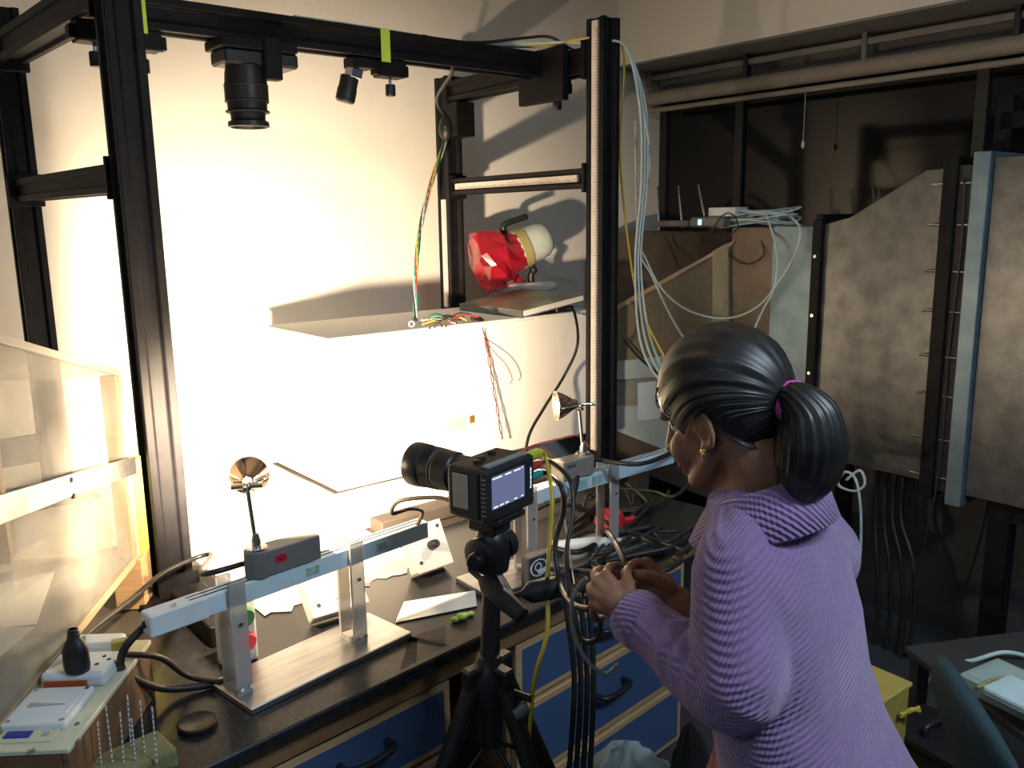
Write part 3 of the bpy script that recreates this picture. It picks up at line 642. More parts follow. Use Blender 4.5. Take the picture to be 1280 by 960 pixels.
for k in range(44): a = 2*PI*k/44; rg.box(CP(-.01, .047, .012)+Rl_ @ Vector((.0432*math.cos(a), .0432*math.sin(a), .094)), (.003, .003, .024), Rl_ @ rotm(0, 0, a))
rg.build('focus_grip', M_rub, ln)
MB().lathe([(.0, .134), (.041, .134)], CP(-.01, .047, .012), Rl_, n=28, cap=False).build('front_glass', mat('coated_glass', (.01, .012, .02), .04), ln)
for z, m, nm in ((.034, mat('lime_plug', (.45, .5, .04), .4), 'lime'), (.010, mat('red_plug', (.4, .04, .06), .4), 'red'), (-.012, mat('teal_plug', (.02, .3, .3), .4), 'teal')):
    pg = MB().lathe([(.007, 0), (.009, .004), (.009, .018), (.011, .02), (.010, .06), (.005, .075)], CP(.078, -.02, z), frame_to(RTv), n=14).build(nm+'_plug', m, cc, smooth=40)
    MB().lathe([(.0095, .002), (.0105, .002), (.0105, .016), (.0095, .016)], CP(.078, -.02, z), frame_to(RTv), n=14, cap=False).build('collar', M_steel, pg)
TC = ay(612, 860, 1.62)
tp = thing('tripod', 'black tripod holding the cinema camera before the drawers', 'tripod', Vector((TC.x, TC.y, 0)))
ct = cb0-ZX*.055; cx = Vector((ct.x, ct.y, 0)); hub = Vector((TC.x, TC.y, .73))
MB().box(ct-ZX*.008, (.09, .11, .014), RC).build('quick_plate', M_blk, tp, bevel=.003)
MB().box(ct-ZX*.03+LD*.005, (.055, .075, .032), RC).build('plate_clamp', M_blk, tp, bevel=.006)
hd = ct-ZX*.085
MB().lathe([(.022, -.05), (.034, -.045), (.038, -.02), (.036, .02), (.028, .04), (.02, .045)], hd, n=22).build('pan_head', M_blk, tp, smooth=40)
for s in (-1, 1): MB().lathe([(.03, 0), (.034, .004), (.034, .018), (.028, .022)], hd+RTv*.03*s, frame_to(RTv*s), n=22).build('tilt_disc', M_blk, tp, smooth=40)
kb = hd-RTv*.05-LD*.01
MB().lathe([(.010, 0), (.010, .012), (.018, .014), (.018, .032), (.014, .036)], kb, frame_to(-RTv-LD*.3), n=16).build('lock_knob', M_blk, tp, smooth=40)
g0 = ay(588, 712, 1.60); g1 = ay(655, 772, 1.50)
MB().lathe([(.006, 0), (.006, .03), (.009, .034), (.0175, .05), (.019, .11), (.0155, .15), (.012, .152)], g0, frame_to(g1-g0), n=18).build('grip_handle', M_rub, tp, smooth=40)
MB().cyl(hd, g0, .007).build('handle_rod', M_blk, tp, smooth=40)
g2 = ay(640, 745, 1.62); g3 = ay(700, 733, 1.66)
MB().lathe([(.006, 0), (.006, .02), (.014, .03), (.022, .04), (.024, .08), (.021, .11), (.018, .112)], g2, frame_to(g3-g2), n=18).build('grip_handle', M_rub, tp, smooth=40)
MB().cyl(hd-ZX*.03, g2, .007).build('handle_rod', M_steel, tp, smooth=40)
MB().cyl(hd-ZX*.04, hub+ZX*.02, .019, .021).build('column', M_blk, tp, smooth=40)
MB().lathe([(.024, -.13), (.028, -.05), (.045, -.02), (.046, .03), (.03, .05), (.024, .07)], hub, n=22).build('spider', M_blk, tp, smooth=40)
MB().cyl(hub+Vector((.04, -.02, 0)), hub+Vector((.085, -.05, .0)), .008).build('crank_arm', M_blk, tp, smooth=40)
MB().lathe([(.012, 0), (.014, .01), (.012, .032)], hub+Vector((.075, -.045, -.02)), frame_to((-.7, -.4, -.25)), n=14).build('crank_grip', M_galvb, tp, smooth=40)
for d in (-DX*1.0+DY*.12, DX*1.0+DY*.1, -DY):
    d = d.normalized(); top = hub+d*.04+ZX*.02; ft = Vector((TC.x, TC.y, .012))+d*.40
    MB().box(top+ZX*.012, (.045, .03, .05), axes((0, 0, 0), d, ZX.cross(d), ZX).to_3x3()).build('leg_joint', M_blk, tp, bevel=.005)
    mid = top.lerp(ft, .5)
    lg = MB().cyl(top, mid, .019, .018).build('leg', M_blk, tp, smooth=40)
    MB().lathe([(.021, 0), (.022, .04), (.018, .045)], mid-(mid-top).normalized()*.02, frame_to(ft-mid), n=14).build('leg_collar', M_rub, lg, smooth=40)
    MB().cyl(mid, ft, .013).build('lower_leg', M_blk, lg, smooth=40)
    MB().ball(ft, .016).build('rubber_foot', M_rub, lg, smooth=True)
    q = top.lerp(ft, .38); MB().cyl(hub-ZX*.12, q, .005).build('brace', M_blk, tp, smooth=40)
# leads from the camera plugs
e = CP(.155, -.02, .034)
cable('cable', [e, e+RTv*.015-ZX*.02, ay(690, 620, 1.72), ay(688, 670, 1.70), ay(684, 725, 1.66), ay(684, 790, 1.6), ay(668, 850, 1.58), ay(662, 910, 1.57), ay(655, 985, 1.57)], .0045, M_yel, 'yellow cable hanging from the camera down past the drawers')
e = CP(.155, -.02, -.012)
cable('cable', [e, e+RTv*.02-ZX*.01, ay(702, 610, 1.72), ay(704, 640, 1.72), ay(694, 680, 1.7), ay(700, 730, 1.64), ay(716, 755, 1.5), ay(738, 762, 1.43)], .006, M_cable, 'black cable from the camera plugs to the hands')
e = CP(.155, -.02, .01)
cable('cable', [e, e+RTv*.03-ZX*.005, ay(712, 600, 1.74), ay(716, 640, 1.70), ay(708, 700, 1.62), ay(722, 790, 1.5), ay(745, 800, 1.46), ay(752, 770, 1.45)], .005, M_cable, 'black cable looping below the hands')
cable('cable', [CP(-.03, -.03, -.05)+LD*.1, ay(548, 622, 1.75), ay(500, 626, 1.78), ay(490, 642, 1.8), ay(512, 636, 1.82), ay(528, 640, 1.86), ay(518, 662, 1.9)], .0045, mat('brown_cable', (.10, .08, .06), .5), 'brown cable looping out under the camera lens')
cable('cable', [ay(733, 722, 1.45), ay(722, 735, 1.46), ay(714, 760, 1.47), ay(720, 800, 1.48), ay(738, 830, 1.48), ay(758, 842, 1.49), ay(772, 830, 1.47)], .004, mat('grey_cable', (.32, .32, .33), .5), 'grey cable curling from the hands over the dark gap')
for k in range(4):
    cable('cable', [ay(704+10*k, 742, 1.72), ay(712+9*k, 790, 1.7), ay(718+8*k, 860, 1.69), ay(710+9*k, 980, 1.68)], .006, M_cable, 'black cable hanging in the gap between the drawer units', grp='cables in the gap between the drawer units')
# ------------------------------------------------------------------ crate with switches, left
c0 = az(85, 935, .87); c1 = az(178, 812, .87); cy = (c1-c0).normalized(); cx = -ZX.cross(cy); cL = (c1-c0).length+.04; cW = .30
crz = math.atan2(cx.y, cx.x)
t = thing('switch_crate', 'wooden crate with cream top carrying white sockets and switches', 'crate', Vector((c0.x, c0.y, DESK)), crz)
M_crate = mat('crate_wood', (.20, .11, .055), .6, col2=(.13, .07, .035), scale=6, stretch=(1, 6, 6)); M_cream = mat('cream_top', (.66, .66, .50), .5)
# local axes: x right, y back, origin at the front right corner
for nm, c, s in (('side_board', (-.006, cL/2, .055), (.012, cL, .11)), ('side_board', (-cW+.006, cL/2, .055), (.012, cL, .11)), ('front_board', (-cW/2, .006, .055), (cW-.024, .012, .11)), ('back_board', (-cW/2, cL-.006, .055), (cW-.024, .012, .11))):
    MB().box(c, s).build(nm, M_crate, t, world=False, bevel=.002)
MB().box((-cW/2, cL/2, .115), (cW+.004, cL+.004, .010)).build('top_board', M_cream, t, world=False, bevel=.002)
def cxy(px, py): q = MW[t].inverted() @ az(px, py, DESK+.12); return q.x, q.y
sx, sy = cxy(62, 890)
sw = MB().box((sx, sy, .127), (.105, .115, .014)).build('switch_plate', M_white, t, world=False, bevel=.004, seg=2)
MB().box((sx, sy, .1345), (.085, .06, .003)).build('rocker', M_white, sw, world=False, bevel=.001)
MB().prism([(-.03, -.006), (.03, .0), (-.03, .006)], .002, (sx, sy-.005, .136)).build('rocker_mark', mat('grey_mark', (.4, .43, .44), .5), sw, world=False)
for dx, dy in ((-.043, -.048), (.043, -.048), (-.043, .048), (.043, .048)): MB().lathe([(.004, 0), (.004, .002)], (sx+dx, sy+dy, .133), n=10).build('screw', M_steel, sw, world=False)
kx, ky = cxy(105, 845)
so = MB().box((kx, ky, .134), (.115, .085, .028)).build('socket_outlet', M_white, t, world=False, bevel=.008, seg=2)
MB().box((kx-.012, ky-.044, .128), (.075, .004, .016)).build('orange_strip', mat('orange_strip', (.45, .10, .03), .5), so, world=False)
for dx, dy in ((.03, -.01), (.045, .006), (.032, .018)): MB().lathe([(.004, 0), (.004, .0006)], (kx+dx, ky+dy, .148), n=10).build('socket_hole', M_dark, so, world=False)
k2x, k2y = cxy(128, 812)
MB().box((k2x-.01, k2y, .132), (.10, .05, .024)).build('socket_outlet', M_white, t, world=False, bevel=.008, seg=2)
bx_, by_ = cxy(35, 921)
pn = MB().box((bx_, by_, .1215), (.09, .035, .003)).build('indicator_plate', M_cream, t, world=False, bevel=.001)
MB().box((bx_-.015, by_, .124), (.04, .016, .004)).build('blue_window', mat('blue_window', (.03, .04, .35), .3), pn, world=False)
MB().box((bx_+.028, by_, .1235), (.010, .010, .002)).build('rating_mark', mat('grey_mark', (.4, .43, .44), .5), pn, world=False)
for px, py in ((14, 927), (40, 938), (96, 905), (100, 925)): MB().lathe([(.005, 0), (.004, .002)], (*cxy(px, py), .12), n=10).build('screw', M_steel, t, world=False)
# plug standing in the socket
pp = az(97, 838, DESK+.148); pg = thing('power_plug', 'black power plug standing in the white socket on the crate', 'plug', pp)
MB().lathe([(.021, 0), (.023, .01), (.022, .04), (.017, .055), (.009, .065), (.007, .08)], pp, n=18, sy=.8).build('plug_body', M_blk, pg, smooth=40)
for k in range(3): MB().lathe([(.0095-.001*k, .064+.006*k), (.0115-.001*k, .066+.006*k), (.0095-.001*k, .068+.006*k)], pp, n=14).build('strain_ring', M_rub, pg, smooth=40)
# yellow-green block, grey scrap
o = tag(MB().box(az(150, 806, .885), (.03, .022, .02), rotm(0, 0, .4)).build('sponge_block', mat('sponge_green', (.42, .42, .14), .8), bevel=.002), 'small yellow-green block on the back of the switch crate', 'block')
# pins in an olive foam block
fb = az(168, 965, DESK); t = thing('foam_block', 'olive foam block on the worktop holding striped pins', 'foam block', fb, DA)
MB().box((-.005, -.005, .02), (.13, .085, .04)).build('foam', mat('olive_foam', (.20, .20, .09), .9, bump=.5), t, world=False, bevel=.008, seg=2)
M_pin = mat('pin_white', (.72, .76, .8), .4); M_pinb = mat('pin_blue', (.08, .12, .35), .4)
for i, (tx, ty, bx2, by2) in enumerate(((108, 895, 113, 958), (122, 903, 127, 960), (132, 882, 141, 955), (150, 890, 155, 955), (159, 869, 164, 935), (164, 898, 170, 955), (175, 876, 181, 943), (190, 884, 196, 953))):
    b_ = az(bx2, by2, DESK+.036); tt = ay(tx, ty, b_.y+.002)
    pn = thing('striped_pin', 'thin striped pin standing upright in the olive foam block', 'pin', b_, 0, 'striped pins in the foam block')
    MB().cyl(b_, tt, .0013, n=8).build('shaft', M_pin, pn, smooth=40)
    for k in range(9): q = b_.lerp(tt, .08+.1*k); MB().cyl(q, q+(tt-b_)*.03, .0016, n=8).build('stripe', M_pinb if i in (4, 5) else M_greyb, pn)

# ------------------------------------------------------------------ clear acrylic flared duct, left
M_clear = bpy.data.materials.new('hazy_acrylic'); M_clear.use_nodes = True; nt = M_clear.node_tree; nt.nodes.clear()
ou = nt.nodes.new('ShaderNodeOutputMaterial'); mx = nt.nodes.new('ShaderNodeMixShader'); tr = nt.nodes.new('ShaderNodeBsdfTransparent'); pb = nt.nodes.new('ShaderNodeBsdfPrincipled')
tr.inputs[0].default_value = (.93, .92, .88, 1); pb.inputs['Base Color'].default_value = (.50, .48, .43, 1); pb.inputs['Roughness'].default_value = .18
tcn = nt.nodes.new('ShaderNodeTexCoord'); nz = nt.nodes.new('ShaderNodeTexNoise'); nz.inputs['Scale'].default_value = 9; nz.inputs['Detail'].default_value = 8
rp = nt.nodes.new('ShaderNodeMapRange'); rp.inputs['From Min'].default_value = .35; rp.inputs['From Max'].default_value = .75; rp.inputs['To Min'].default_value = .16; rp.inputs['To Max'].default_value = .38
nt.links.new(tcn.outputs['Object'], nz.inputs['Vector']); nt.links.new(nz.outputs['Fac'], rp.inputs['Value']); nt.links.new(rp.outputs[0], mx.inputs[0])
nt.links.new(tr.outputs[0], mx.inputs[1]); nt.links.new(pb.outputs[0], mx.inputs[2]); nt.links.new(mx.outputs[0], ou.inputs[0])
M_edge = mat('acrylic_edge', (.45, .42, .34), .3, col2=(.36, .33, .26)); M_edgew = mat('tan_edge', (.42, .32, .20), .5)
Eb = az(172, 692, .885); Ff = az(0, 905, .885); ed = (Ff-Eb); ed.z = 0; el = ed.length; ed.normalize(); en = ZX.cross(ed)   # en points outward (to the right)
zE = ay(149, 468, Eb.y).z; zF = ay(0, 405, Ff.y).z
EXT = 1.35; Wd = .62
def EP(u, n_, z): return Vector((Eb.x, Eb.y, 0))+ed*u+en*n_+ZX*z
def ztop(u): return zE+(zF-zE)*u/el
ad = thing('acrylic_duct', 'hazy clear acrylic flared duct resting on the crate beside the front post', 'duct', EP(0, 0, .885))
ue = el*EXT
for n_ in (0, -Wd):
    MB().plate([EP(0, n_, .885), EP(ue, n_, .885), EP(ue, n_, ztop(ue)), EP(0, n_, zE)], .006).build('side_panel', M_clear, ad)
MB().plate([EP(0, 0, zE), EP(ue, 0, ztop(ue)), EP(ue, -Wd, ztop(ue)), EP(0, -Wd, zE)], .006).build('top_panel', M_clear, ad)
MB().plate([EP(0, 0, .88), EP(0, -Wd, .88), EP(ue, -Wd, .88), EP(ue, 0, .88)], .006).build('bottom_panel', M_clear, ad)
MB().plate([EP(0, .002, zE-.004), EP(ue, .002, ztop(ue)-.004), EP(ue, .002, ztop(ue)+.012), EP(0, .002, zE+.012)], .012).build('top_flange', M_edge, ad, bevel=.001)
MB().plate([EP(0, .002, .868), EP(ue, .002, .868), EP(ue, .002, .886), EP(0, .002, .886)], .014).build('bottom_flange', M_edgew, ad, bevel=.001)
MB().plate([EP(-.004, .004, .88), EP(.008, .004, .88), EP(.008, .004, zE), EP(-.004, .004, zE)], .008).build('end_strip', M_edge, ad)
def on_panel(px, py, off=.009):
    d = ray(px, py); o_ = EP(0, off, 0); k = (o_-C0).dot(en)/d.dot(en); return C0+d*k
q = [on_panel(0, 655), on_panel(94, 618), on_panel(94, 590), on_panel(0, 615)]
ext = (q[0]-q[1]).normalized(); q[0] = q[0]+ext*.25; q[3] = q[3]+ext*.25
bar = MB().plate(q, .006).build('aluminium_strip', M_alu, ad, bevel=.001)
MB().plate([on_panel(94, 618), on_panel(168, 592, .012), on_panel(166, 571, .012), on_panel(94, 590)], .006).build('aluminium_strip', M_alu, ad)
for px, py in ((87, 600), (90, 620)): p_ = on_panel(px, py, .012); MB().lathe([(.006, 0), (.005, .005)], p_, frame_to(en), n=10).build('bolt', M_dark, bar)
for u, n_ in ((.012, -.02), (.012, -.30), (.012, -.58)): MB().box(EP(u, n_, (.885+zE)/2), (.02, .035, zE-.885), axes((0, 0, 0), ed, en, ZX).to_3x3()).build('end_post', M_woodl, ad, bevel=.001)
MB().box(EP(-.03, .0, 1.0), (.03, .03, .24), axes((0, 0, 0), ed, en, ZX).to_3x3()).build('yellow_batten', mat('yellow_paint', (.62, .60, .12), .6), ad)
MB().box(EP(-.01, -.02, .815), (.07, .07, .13), axes((0, 0, 0), ed, en, ZX).to_3x3()).build('support_block', M_woodl, ad, bevel=.002)
MB().plate([EP(.02, -.05, .89), EP(.28, -.16, .89), EP(.28, -.16, 1.0), EP(.02, -.05, 1.02)], .004).build('inner_baffle', M_clear, ad)
# papers lying inside
for k, (u, n_, w, h, rz) in enumerate(((.30, -.22, .24, .20, .3), (.52, -.20, .26, .2, -.2), (.42, -.42, .28, .22, .7))):
    c = EP(u, n_, .8885+.003*k); R = rotm(0, 0, rz)
    ps = [c+R @ Vector((x*w/2, y*h/2, random.uniform(0, .012)+(.03 if (x > 0 and y > 0) else 0))) for x, y in ((-1, -1), (1, -1), (1, 1), (-1, 1))]
    tag(MB().plate(ps, .0012).build('loose_sheet', M_paper), ('creased white sheet lying inside the acrylic duct', 'white sheet lying near the mouth of the acrylic duct', 'white sheet at the far side inside the acrylic duct')[k], 'paper')
# a dark rail fixed to the rear post, seen through the duct
zr = bplane(45, 560, LB).z
fbox(MB(), -.95, AL2-HS, LB-.02, LB+.02, zr-.045, zr+.045).build('side_rail', M_black, fr, bevel=.003)

# ------------------------------------------------------------------ wind tunnel along the window wall
TA = 2.44
def TP(px, py, a=TA): return aplane(px, py, a)
def bof(p): return (p-P1).dot(BX)
wt = thing('wind_tunnel', 'galvanised sheet wind tunnel standing before the dark window', 'wind tunnel', F(TA, -.8, 0), ANG)
bJ = bof(TP(1176, 400)); bS = bof(TP(1022, 400)); bM = bof(TP(958, 400)); bH = bof(TP(905, 400))
zJt = TP(1176, 208).z; zJb = TP(1168, 604).z; zSt = TP(1030, 281).z; TD = .62
def fpoly(name, pts, a0, a1, m, par=wt, bevel=.002):               # polygon in (b, z), thick from a0 to a1
    mb = MB(); n = len(pts); vs = [F(a0, b, z) for b, z in pts]+[F(a1, b, z) for b, z in pts]
    mb.add(vs, [tuple(range(n)), tuple(range(2*n-1, n-1, -1))]+[(i, i+n, (i+1) % n+n, (i+1) % n) for i in range(n)])
    return mb.build(name, m, par, bevel=bevel)
def fpx(name, pxs, m, a=TA, th=.01, par=wt): return fpoly(name, [(min(1.27, bof(TP(x, y, a))), TP(x, y, a).z) for x, y in pxs], a, a+th, m, par)
b1_ = bof(TP(1062, 272)); z1_ = TP(1062, 272).z; b2_ = bof(TP(1158, 213)); z2_ = TP(1158, 213).z
fpoly('contraction', [(bS, zJb), (bJ+.02, zJb), (bJ+.02, z2_+.004), (b2_, z2_), (b1_, z1_), (bS, zSt)], TA, TA+TD, M_galv)
fpoly('settling_chamber', [(bJ-.13, zJb-.02), (-2.4, zJb-.02), (-2.4, zJt+.02), (bJ-.13, zJt+.02)], TA, TA+TD, M_galv)
fbox(MB(), TA-.03, TA+TD+.03, bJ-.028, bJ+.02, zJb-.05, zJt+.03).build('flange', M_black, wt, bevel=.003)
fbox(MB(), TA-.012, TA+TD+.02, bJ-.075, bJ-.028, zJb-.02, zJt).build('gasket', M_rub, wt)
fbox(MB(), TA-.03, TA+TD+.03, bJ-.13, bJ-.075, zJb-.06, zJt+.04).build('flange', M_galvb, wt, bevel=.003)
fbox(MB(), TA-.025, TA+TD+.02, bS-.012, bS+.028, zJb-.01, zSt+.02).build('flange', M_black, wt, bevel=.003)
fbox(MB(), TA-.0, TA+TD, bS+.0, bS+.03, zSt+.0, zSt+.04).build('top_lug', M_black, wt, bevel=.003)
for k in range(8):
    z = zJt-.06-k*(zJt-zJb-.08)/7
    for bb_, dr in ((bJ+.02, 1), (bJ-.075, 1)): 
        p_ = F(TA-.018, bb_-.012, z+.01*(k % 2)); MB().cyl(p_, p_+BX*.05, .0045, n=8).build('bolt', M_steel, wt, smooth=40)
for k in range(4): p_ = F(TA-.026, bS+.008, zSt-.12-.23*k); MB().lathe([(.008, 0), (.007, .006)], p_, frame_to(-AX), n=8).build('bolt', M_steel, wt)
cable('cable', [F(TA-.02, bJ-.05, zJt-.05), F(TA-.022, bJ-.058, 1.55), F(TA-.02, bJ-.045, 1.2), F(TA-.025, bJ-.05, .8), F(TA-.03, bJ-.02, .5), F(TA-.03, bJ+.02, .25), F(TA-.03, bJ+.03, .01)], .004, M_cable, 'thin black lead hanging down the tunnel flange to the floor')
# narrow part towards the test section
fbox(MB(), TA+.02, TA+TD, bM, bS-.0, zJb, zSt-.005).build('duct_section', M_galvb, wt, bevel=.003)
fbox(MB(), TA+.035, TA+TD, bH, bM, zJb, zSt-.01).build('duct_section', mat('rusty_sheet', (.16, .13, .105), .5, .5, col2=(.12, .09, .07), scale=14), wt, bevel=.003)
bq = [bof(TP(912, 306)), bof(TP(778, 382)), bof(TP(778, 470)), bof(TP(912, 480))]
M_mesh = mat('olive_panel', (.17, .155, .11), .55, col2=(.14, .128, .09), scale=30, bump=.4, bscale=220)
fpx('nozzle_side', [(912, 304), (690, 430), (690, 540), (912, 560)], M_mesh, TA+.03, .5)
fpx('nozzle_edge', [(918, 300), (912, 308), (690, 434), (690, 426)], M_edgew, TA+.018, .03)
fpx('angle_strip', [(890, 314), (910, 303), (910, 480), (890, 480)], mat('olive_angle', (.26, .24, .16), .5), TA+.015, .02)
fpx('nozzle_cover', [(925, 292), (775, 290), (740, 300), (700, 318), (688, 340), (690, 430), (912, 303)], M_brown, TA+.30, .3)
for px, py in ((906, 378), (905, 386)): MB().lathe([(.008, 0), (.006, .006)], TP(px, py, TA+.014), frame_to(-AX), n=10).build('rivet', M_steel, wt)
M_pale = mat('pale_blue_panel', (.36, .45, .50), .55, col2=(.30, .38, .43))
fpx('test_panel', [(760, 453), (870, 440), (870, 468), (760, 476)], M_pale, TA-.005, .03)
fpx('test_wall', [(760, 472), (880, 462), (880, 590), (760, 560)], mat('greyish_panel', (.22, .24, .23), .6), TA+.01, .3)
fpx('test_panel', [(760, 508), (880, 505), (880, 575), (760, 545)], M_pale, TA+.004, .02)
fpx('base_beam', [(760, 538), (890, 590), (890, 625), (760, 575)], M_brown, TA-.03, .4)
o = fpx('notice_sheet', [(797, 479), (836, 474), (840, 522), (797, 526)], mat('bluish_paper', (.50, .60, .72), .8), TA-.003, .0015, par=None)
tag(o, 'pale sheet of paper stuck on the tunnel test section', 'paper')
# supports
for b_ in (bJ-.24, -2.2): 
    for a_ in (TA+.06, TA+TD-.06): fbox(MB(), a_-.035, a_+.035, b_-.035, b_+.035, 0, zJb-.05).build('leg', M_black, wt)
fbox(MB(), TA+.03, TA+TD-.03, -2.3, bJ-.2, zJb-.09, zJb-.02).build('support_beam', M_black, wt)
for b_ in (bS+.3, bS+.02): fbox(MB(), TA+.3, TA+.36, b_-.03, b_+.03, 0, zJb).build('leg', M_black, wt)
# dark hoist arm on top of the chamber
fbox(MB(), TA+.40, TA+.46, bJ-.02, bJ+.04, zJt-.1, zJt+.26).build('arm_post', M_black, wt)
fbox(MB(), TA+.40, TA+.46, bJ-.6, bJ+.02, zJt+.14, zJt+.20).build('arm_beam', M_black, wt)
for k in range(2): p_ = TP(1096+7*k, 250, TA+.2); MB().cyl(p_-ZX*.06, p_+ZX*.05+BX*.02, .006, n=8).build('stud', M_dark, wt)
# ---------- router, cable coil and adapter on the tunnel
zr_ = zSt-.01
rp0 = TP(850, 290, TA+.12); rp0.z = zr_
rt = thing('wifi_router', 'dark router with three upright aerials on top of the wind tunnel', 'router', rp0, ANG)
for nm, px, py, w in (('case', 850, 288, .16),):
    fbox(MB(), TA+.10, TA+.24, bof(rp0)-.07, bof(rp0)+.16, zr_, zr_+.03).build('case', mat('router_grey', (.12, .125, .13), .4), rt, bevel=.006)
for (x0_, y0_, x1_, y1_) in ((824, 290, 822, 233), (853, 285, 848, 232), (881, 272, 873, 231)):
    a_ = TP(x0_, y0_, TA+.17); b_ = TP(x1_, y1_, TA+.17); MB().tube([a_, a_.lerp(b_, .1), b_], lambda q: .0055-.001*q, 8, smooth=False).build('aerial', M_alu, rt, smooth=True)
pa = TP(885, 284, TA+.06); fx = bof(pa)
ad2 = thing('network_adapter', 'grey network adapter with glowing light on the wind tunnel edge', 'adapter', F(TA+.08, fx, zr_), ANG)
fbox(MB(), TA+.04, TA+.13, fx-.09, fx+.09, zr_, zr_+.045).build('case', mat('adapter_grey', (.17, .17, .17), .4), ad2, bevel=.008)
fbox(MB(), TA+.038, TA+.041, fx+.02, fx+.04, zr_+.01, zr_+.035).build('indicator', mat('cyan_led', (.5, .8, .9), .4, emit=(.4, .8, 1), estr=1.2), ad2)
pb_ = TP(908, 273, TA+.1)
fbox(MB(), TA+.06, TA+.16, bof(pb_)-.07, bof(pb_)+.07, zr_+.046, zr_+.085).build('white_module', M_white, ad2, bevel=.004)
random.seed(9); pcn = TP(950, 278, TA+.22); bc = bof(pcn)
co = thing('cable_coil', 'coil of pale network cable lying on the wind tunnel', 'cable coil', F(TA+.2, bc, zr_), ANG)
for k in range(11):
    r_ = .10+.045*random.random(); r2_ = .16+.05*random.random(); dz = .01+.006*k; pts = []
    ox, oy = random.uniform(-.015, .015), random.uniform(-.02, .02)
    for i in range(13): a_ = 2*PI*i/12; pts.append(F(TA+.20+ox+r_*math.cos(a_)*.8, bc+oy+r2_*math.sin(a_), zr_+dz+.012*math.sin(a_*2+k)))
    MB().tube(pts, .0045, 7, sub=4).build('loop', M_wcab, co, smooth=True)
G = 'pale cables hanging from the coil'
cable('network_cable', [TP(958, 268, TA+.1), TP(968, 300, TA-.01), TP(972, 330, TA-.02), TP(966, 365, TA-.02), TP(955, 385, TA-.02), TP(938, 425, TA-.02), TP(930, 470, TA-.03)], .0045, M_wcab, 'pale cable falling from the coil behind the head', grp=G)
cable('network_cable', [TP(985, 268, TA+.1), TP(1000, 285, TA+.0), TP(995, 315, TA-.02), TP(975, 350, TA-.02), TP(945, 385, TA-.02), TP(905, 398, TA-.02), TP(860, 388, TA-.03), TP(828, 362, TA-.04), TP(808, 325, TA-.06), TP(796, 290, TA-.1), F(1.75, -.05, 1.86), F(1.66, -.07, 2.1)], .0045, M_wcab, 'pale cable swagging from the coil across to the tall post', grp=G)
cable('network_cable', [F(1.66, -.06, 2.0), TP(798, 305, TA-.2), TP(815, 345, TA-.2), TP(838, 395, TA-.2), TP(860, 430, TA-.25)], .0045, M_wcab, 'pale cable slanting from the tall post behind the head', grp=G)
cable('cable', [TP(888, 290, TA+.03), TP(905, 268, TA+.03), TP(918, 270, TA+.03), TP(922, 285, TA+.03), TP(905, 300, TA+.02), TP(915, 322, TA+.02), TP(935, 330, TA+.02), TP(955, 318, TA+.02), TP(950, 298, TA+.04)], .003, M_cable, 'thin black lead looping from the network adapter')
cable('cable', [TP(780, 425, TA-.03), TP(800, 448, TA-.03), TP(825, 470, TA-.04), TP(850, 500, TA-.05)], .006, M_cable, 'black cable slanting over the pale test panels')
# cables hanging below the tunnel, coil of pale cable
for k in range(4):
    x_ = 1098+11*k; cable('cable', [TP(x_, 585, TA+.1), TP(x_-4, 650, TA+.08), TP(x_-2+4*k, 700, TA+.05), TP(x_+4*k, 760, TA+.03), TP(x_-6+3*k, 820, TA)], .009, M_cable, 'thick black cable hanging under the wind tunnel', grp='black cables under the wind tunnel')
cable('network_cable', [TP(1058, 600, TA-.25), TP(1075, 588, TA-.25), TP(1081, 605, TA-.25), TP(1068, 614, TA-.25), TP(1048, 606, TA-.25), TP(1056, 590, TA-.25), TP(1070, 600, TA-.25), TP(1076, 640, TA-.25), TP(1076, 690, TA-.25)], .005, M_wcab, 'pale cable curled behind the ponytail')
# ------------------------------------------------------------------ right foreground on the floor
pch = ay(1222, 930, 1.47)
ch = thing('office_chair', 'dark teal upholstered chair with rounded backrest', 'chair', Vector((pch.x, pch.y, 0)), math.radians(82))
M_teal = mat('teal_fabric', (.018, .045, .055), .85, bump=.3, bscale=300)
rings = []
for k in range(15):
    t_ = -1+2*k/14; z = .19*t_; w = .19*max(.03, (1-abs(t_)**2.6))**.5; d = .034*max(.05, (1-abs(t_)**4))**.5
    rings.append([Vector((w*math.copysign(abs(math.cos(a))**.8, math.cos(a)), d*math.sin(a)-.9*(w*math.cos(a))**2+.06*t_, pch.z-.04+z)) for a in [2*PI*q/28 for q in range(28)]])
MB().loft(rings).build('backrest', M_teal, ch, world=False, smooth=True)
zs = .46
MB().lathe([(.03, zs-.03), (.18, zs-.03), (.2, zs-.01), (.2, zs+.02), (.17, zs+.045), (.0, zs+.05)], (0, -.22, 0), n=28, cap=False).build('seat', M_teal, ch, world=False, smooth=True)
MB().tube([(0, .03, pch.z-.15), (0, .05, .52), (0, .0, zs-.03), (0, -.15, zs-.04)], .02, 8).build('back_stem', M_blk, ch, world=False, smooth=True)
MB().cyl((0, -.2, .1), (0, -.2, zs-.02), .028).build('gas_column', M_blk, ch, world=False, smooth=40)
for k in range(5):
    a = 2*PI*k/5+.3; e_ = Vector((.27*math.cos(a), -.2+.27*math.sin(a), .07))
    lg = MB().cyl((0, -.2, .11), e_, .022, .014).build('leg', M_blk, ch, world=False, smooth=40)
    MB().ball(e_-Vector((0, 0, .042)), (.02, .02, .028)).build('castor', M_rub, lg, world=False, smooth=True)
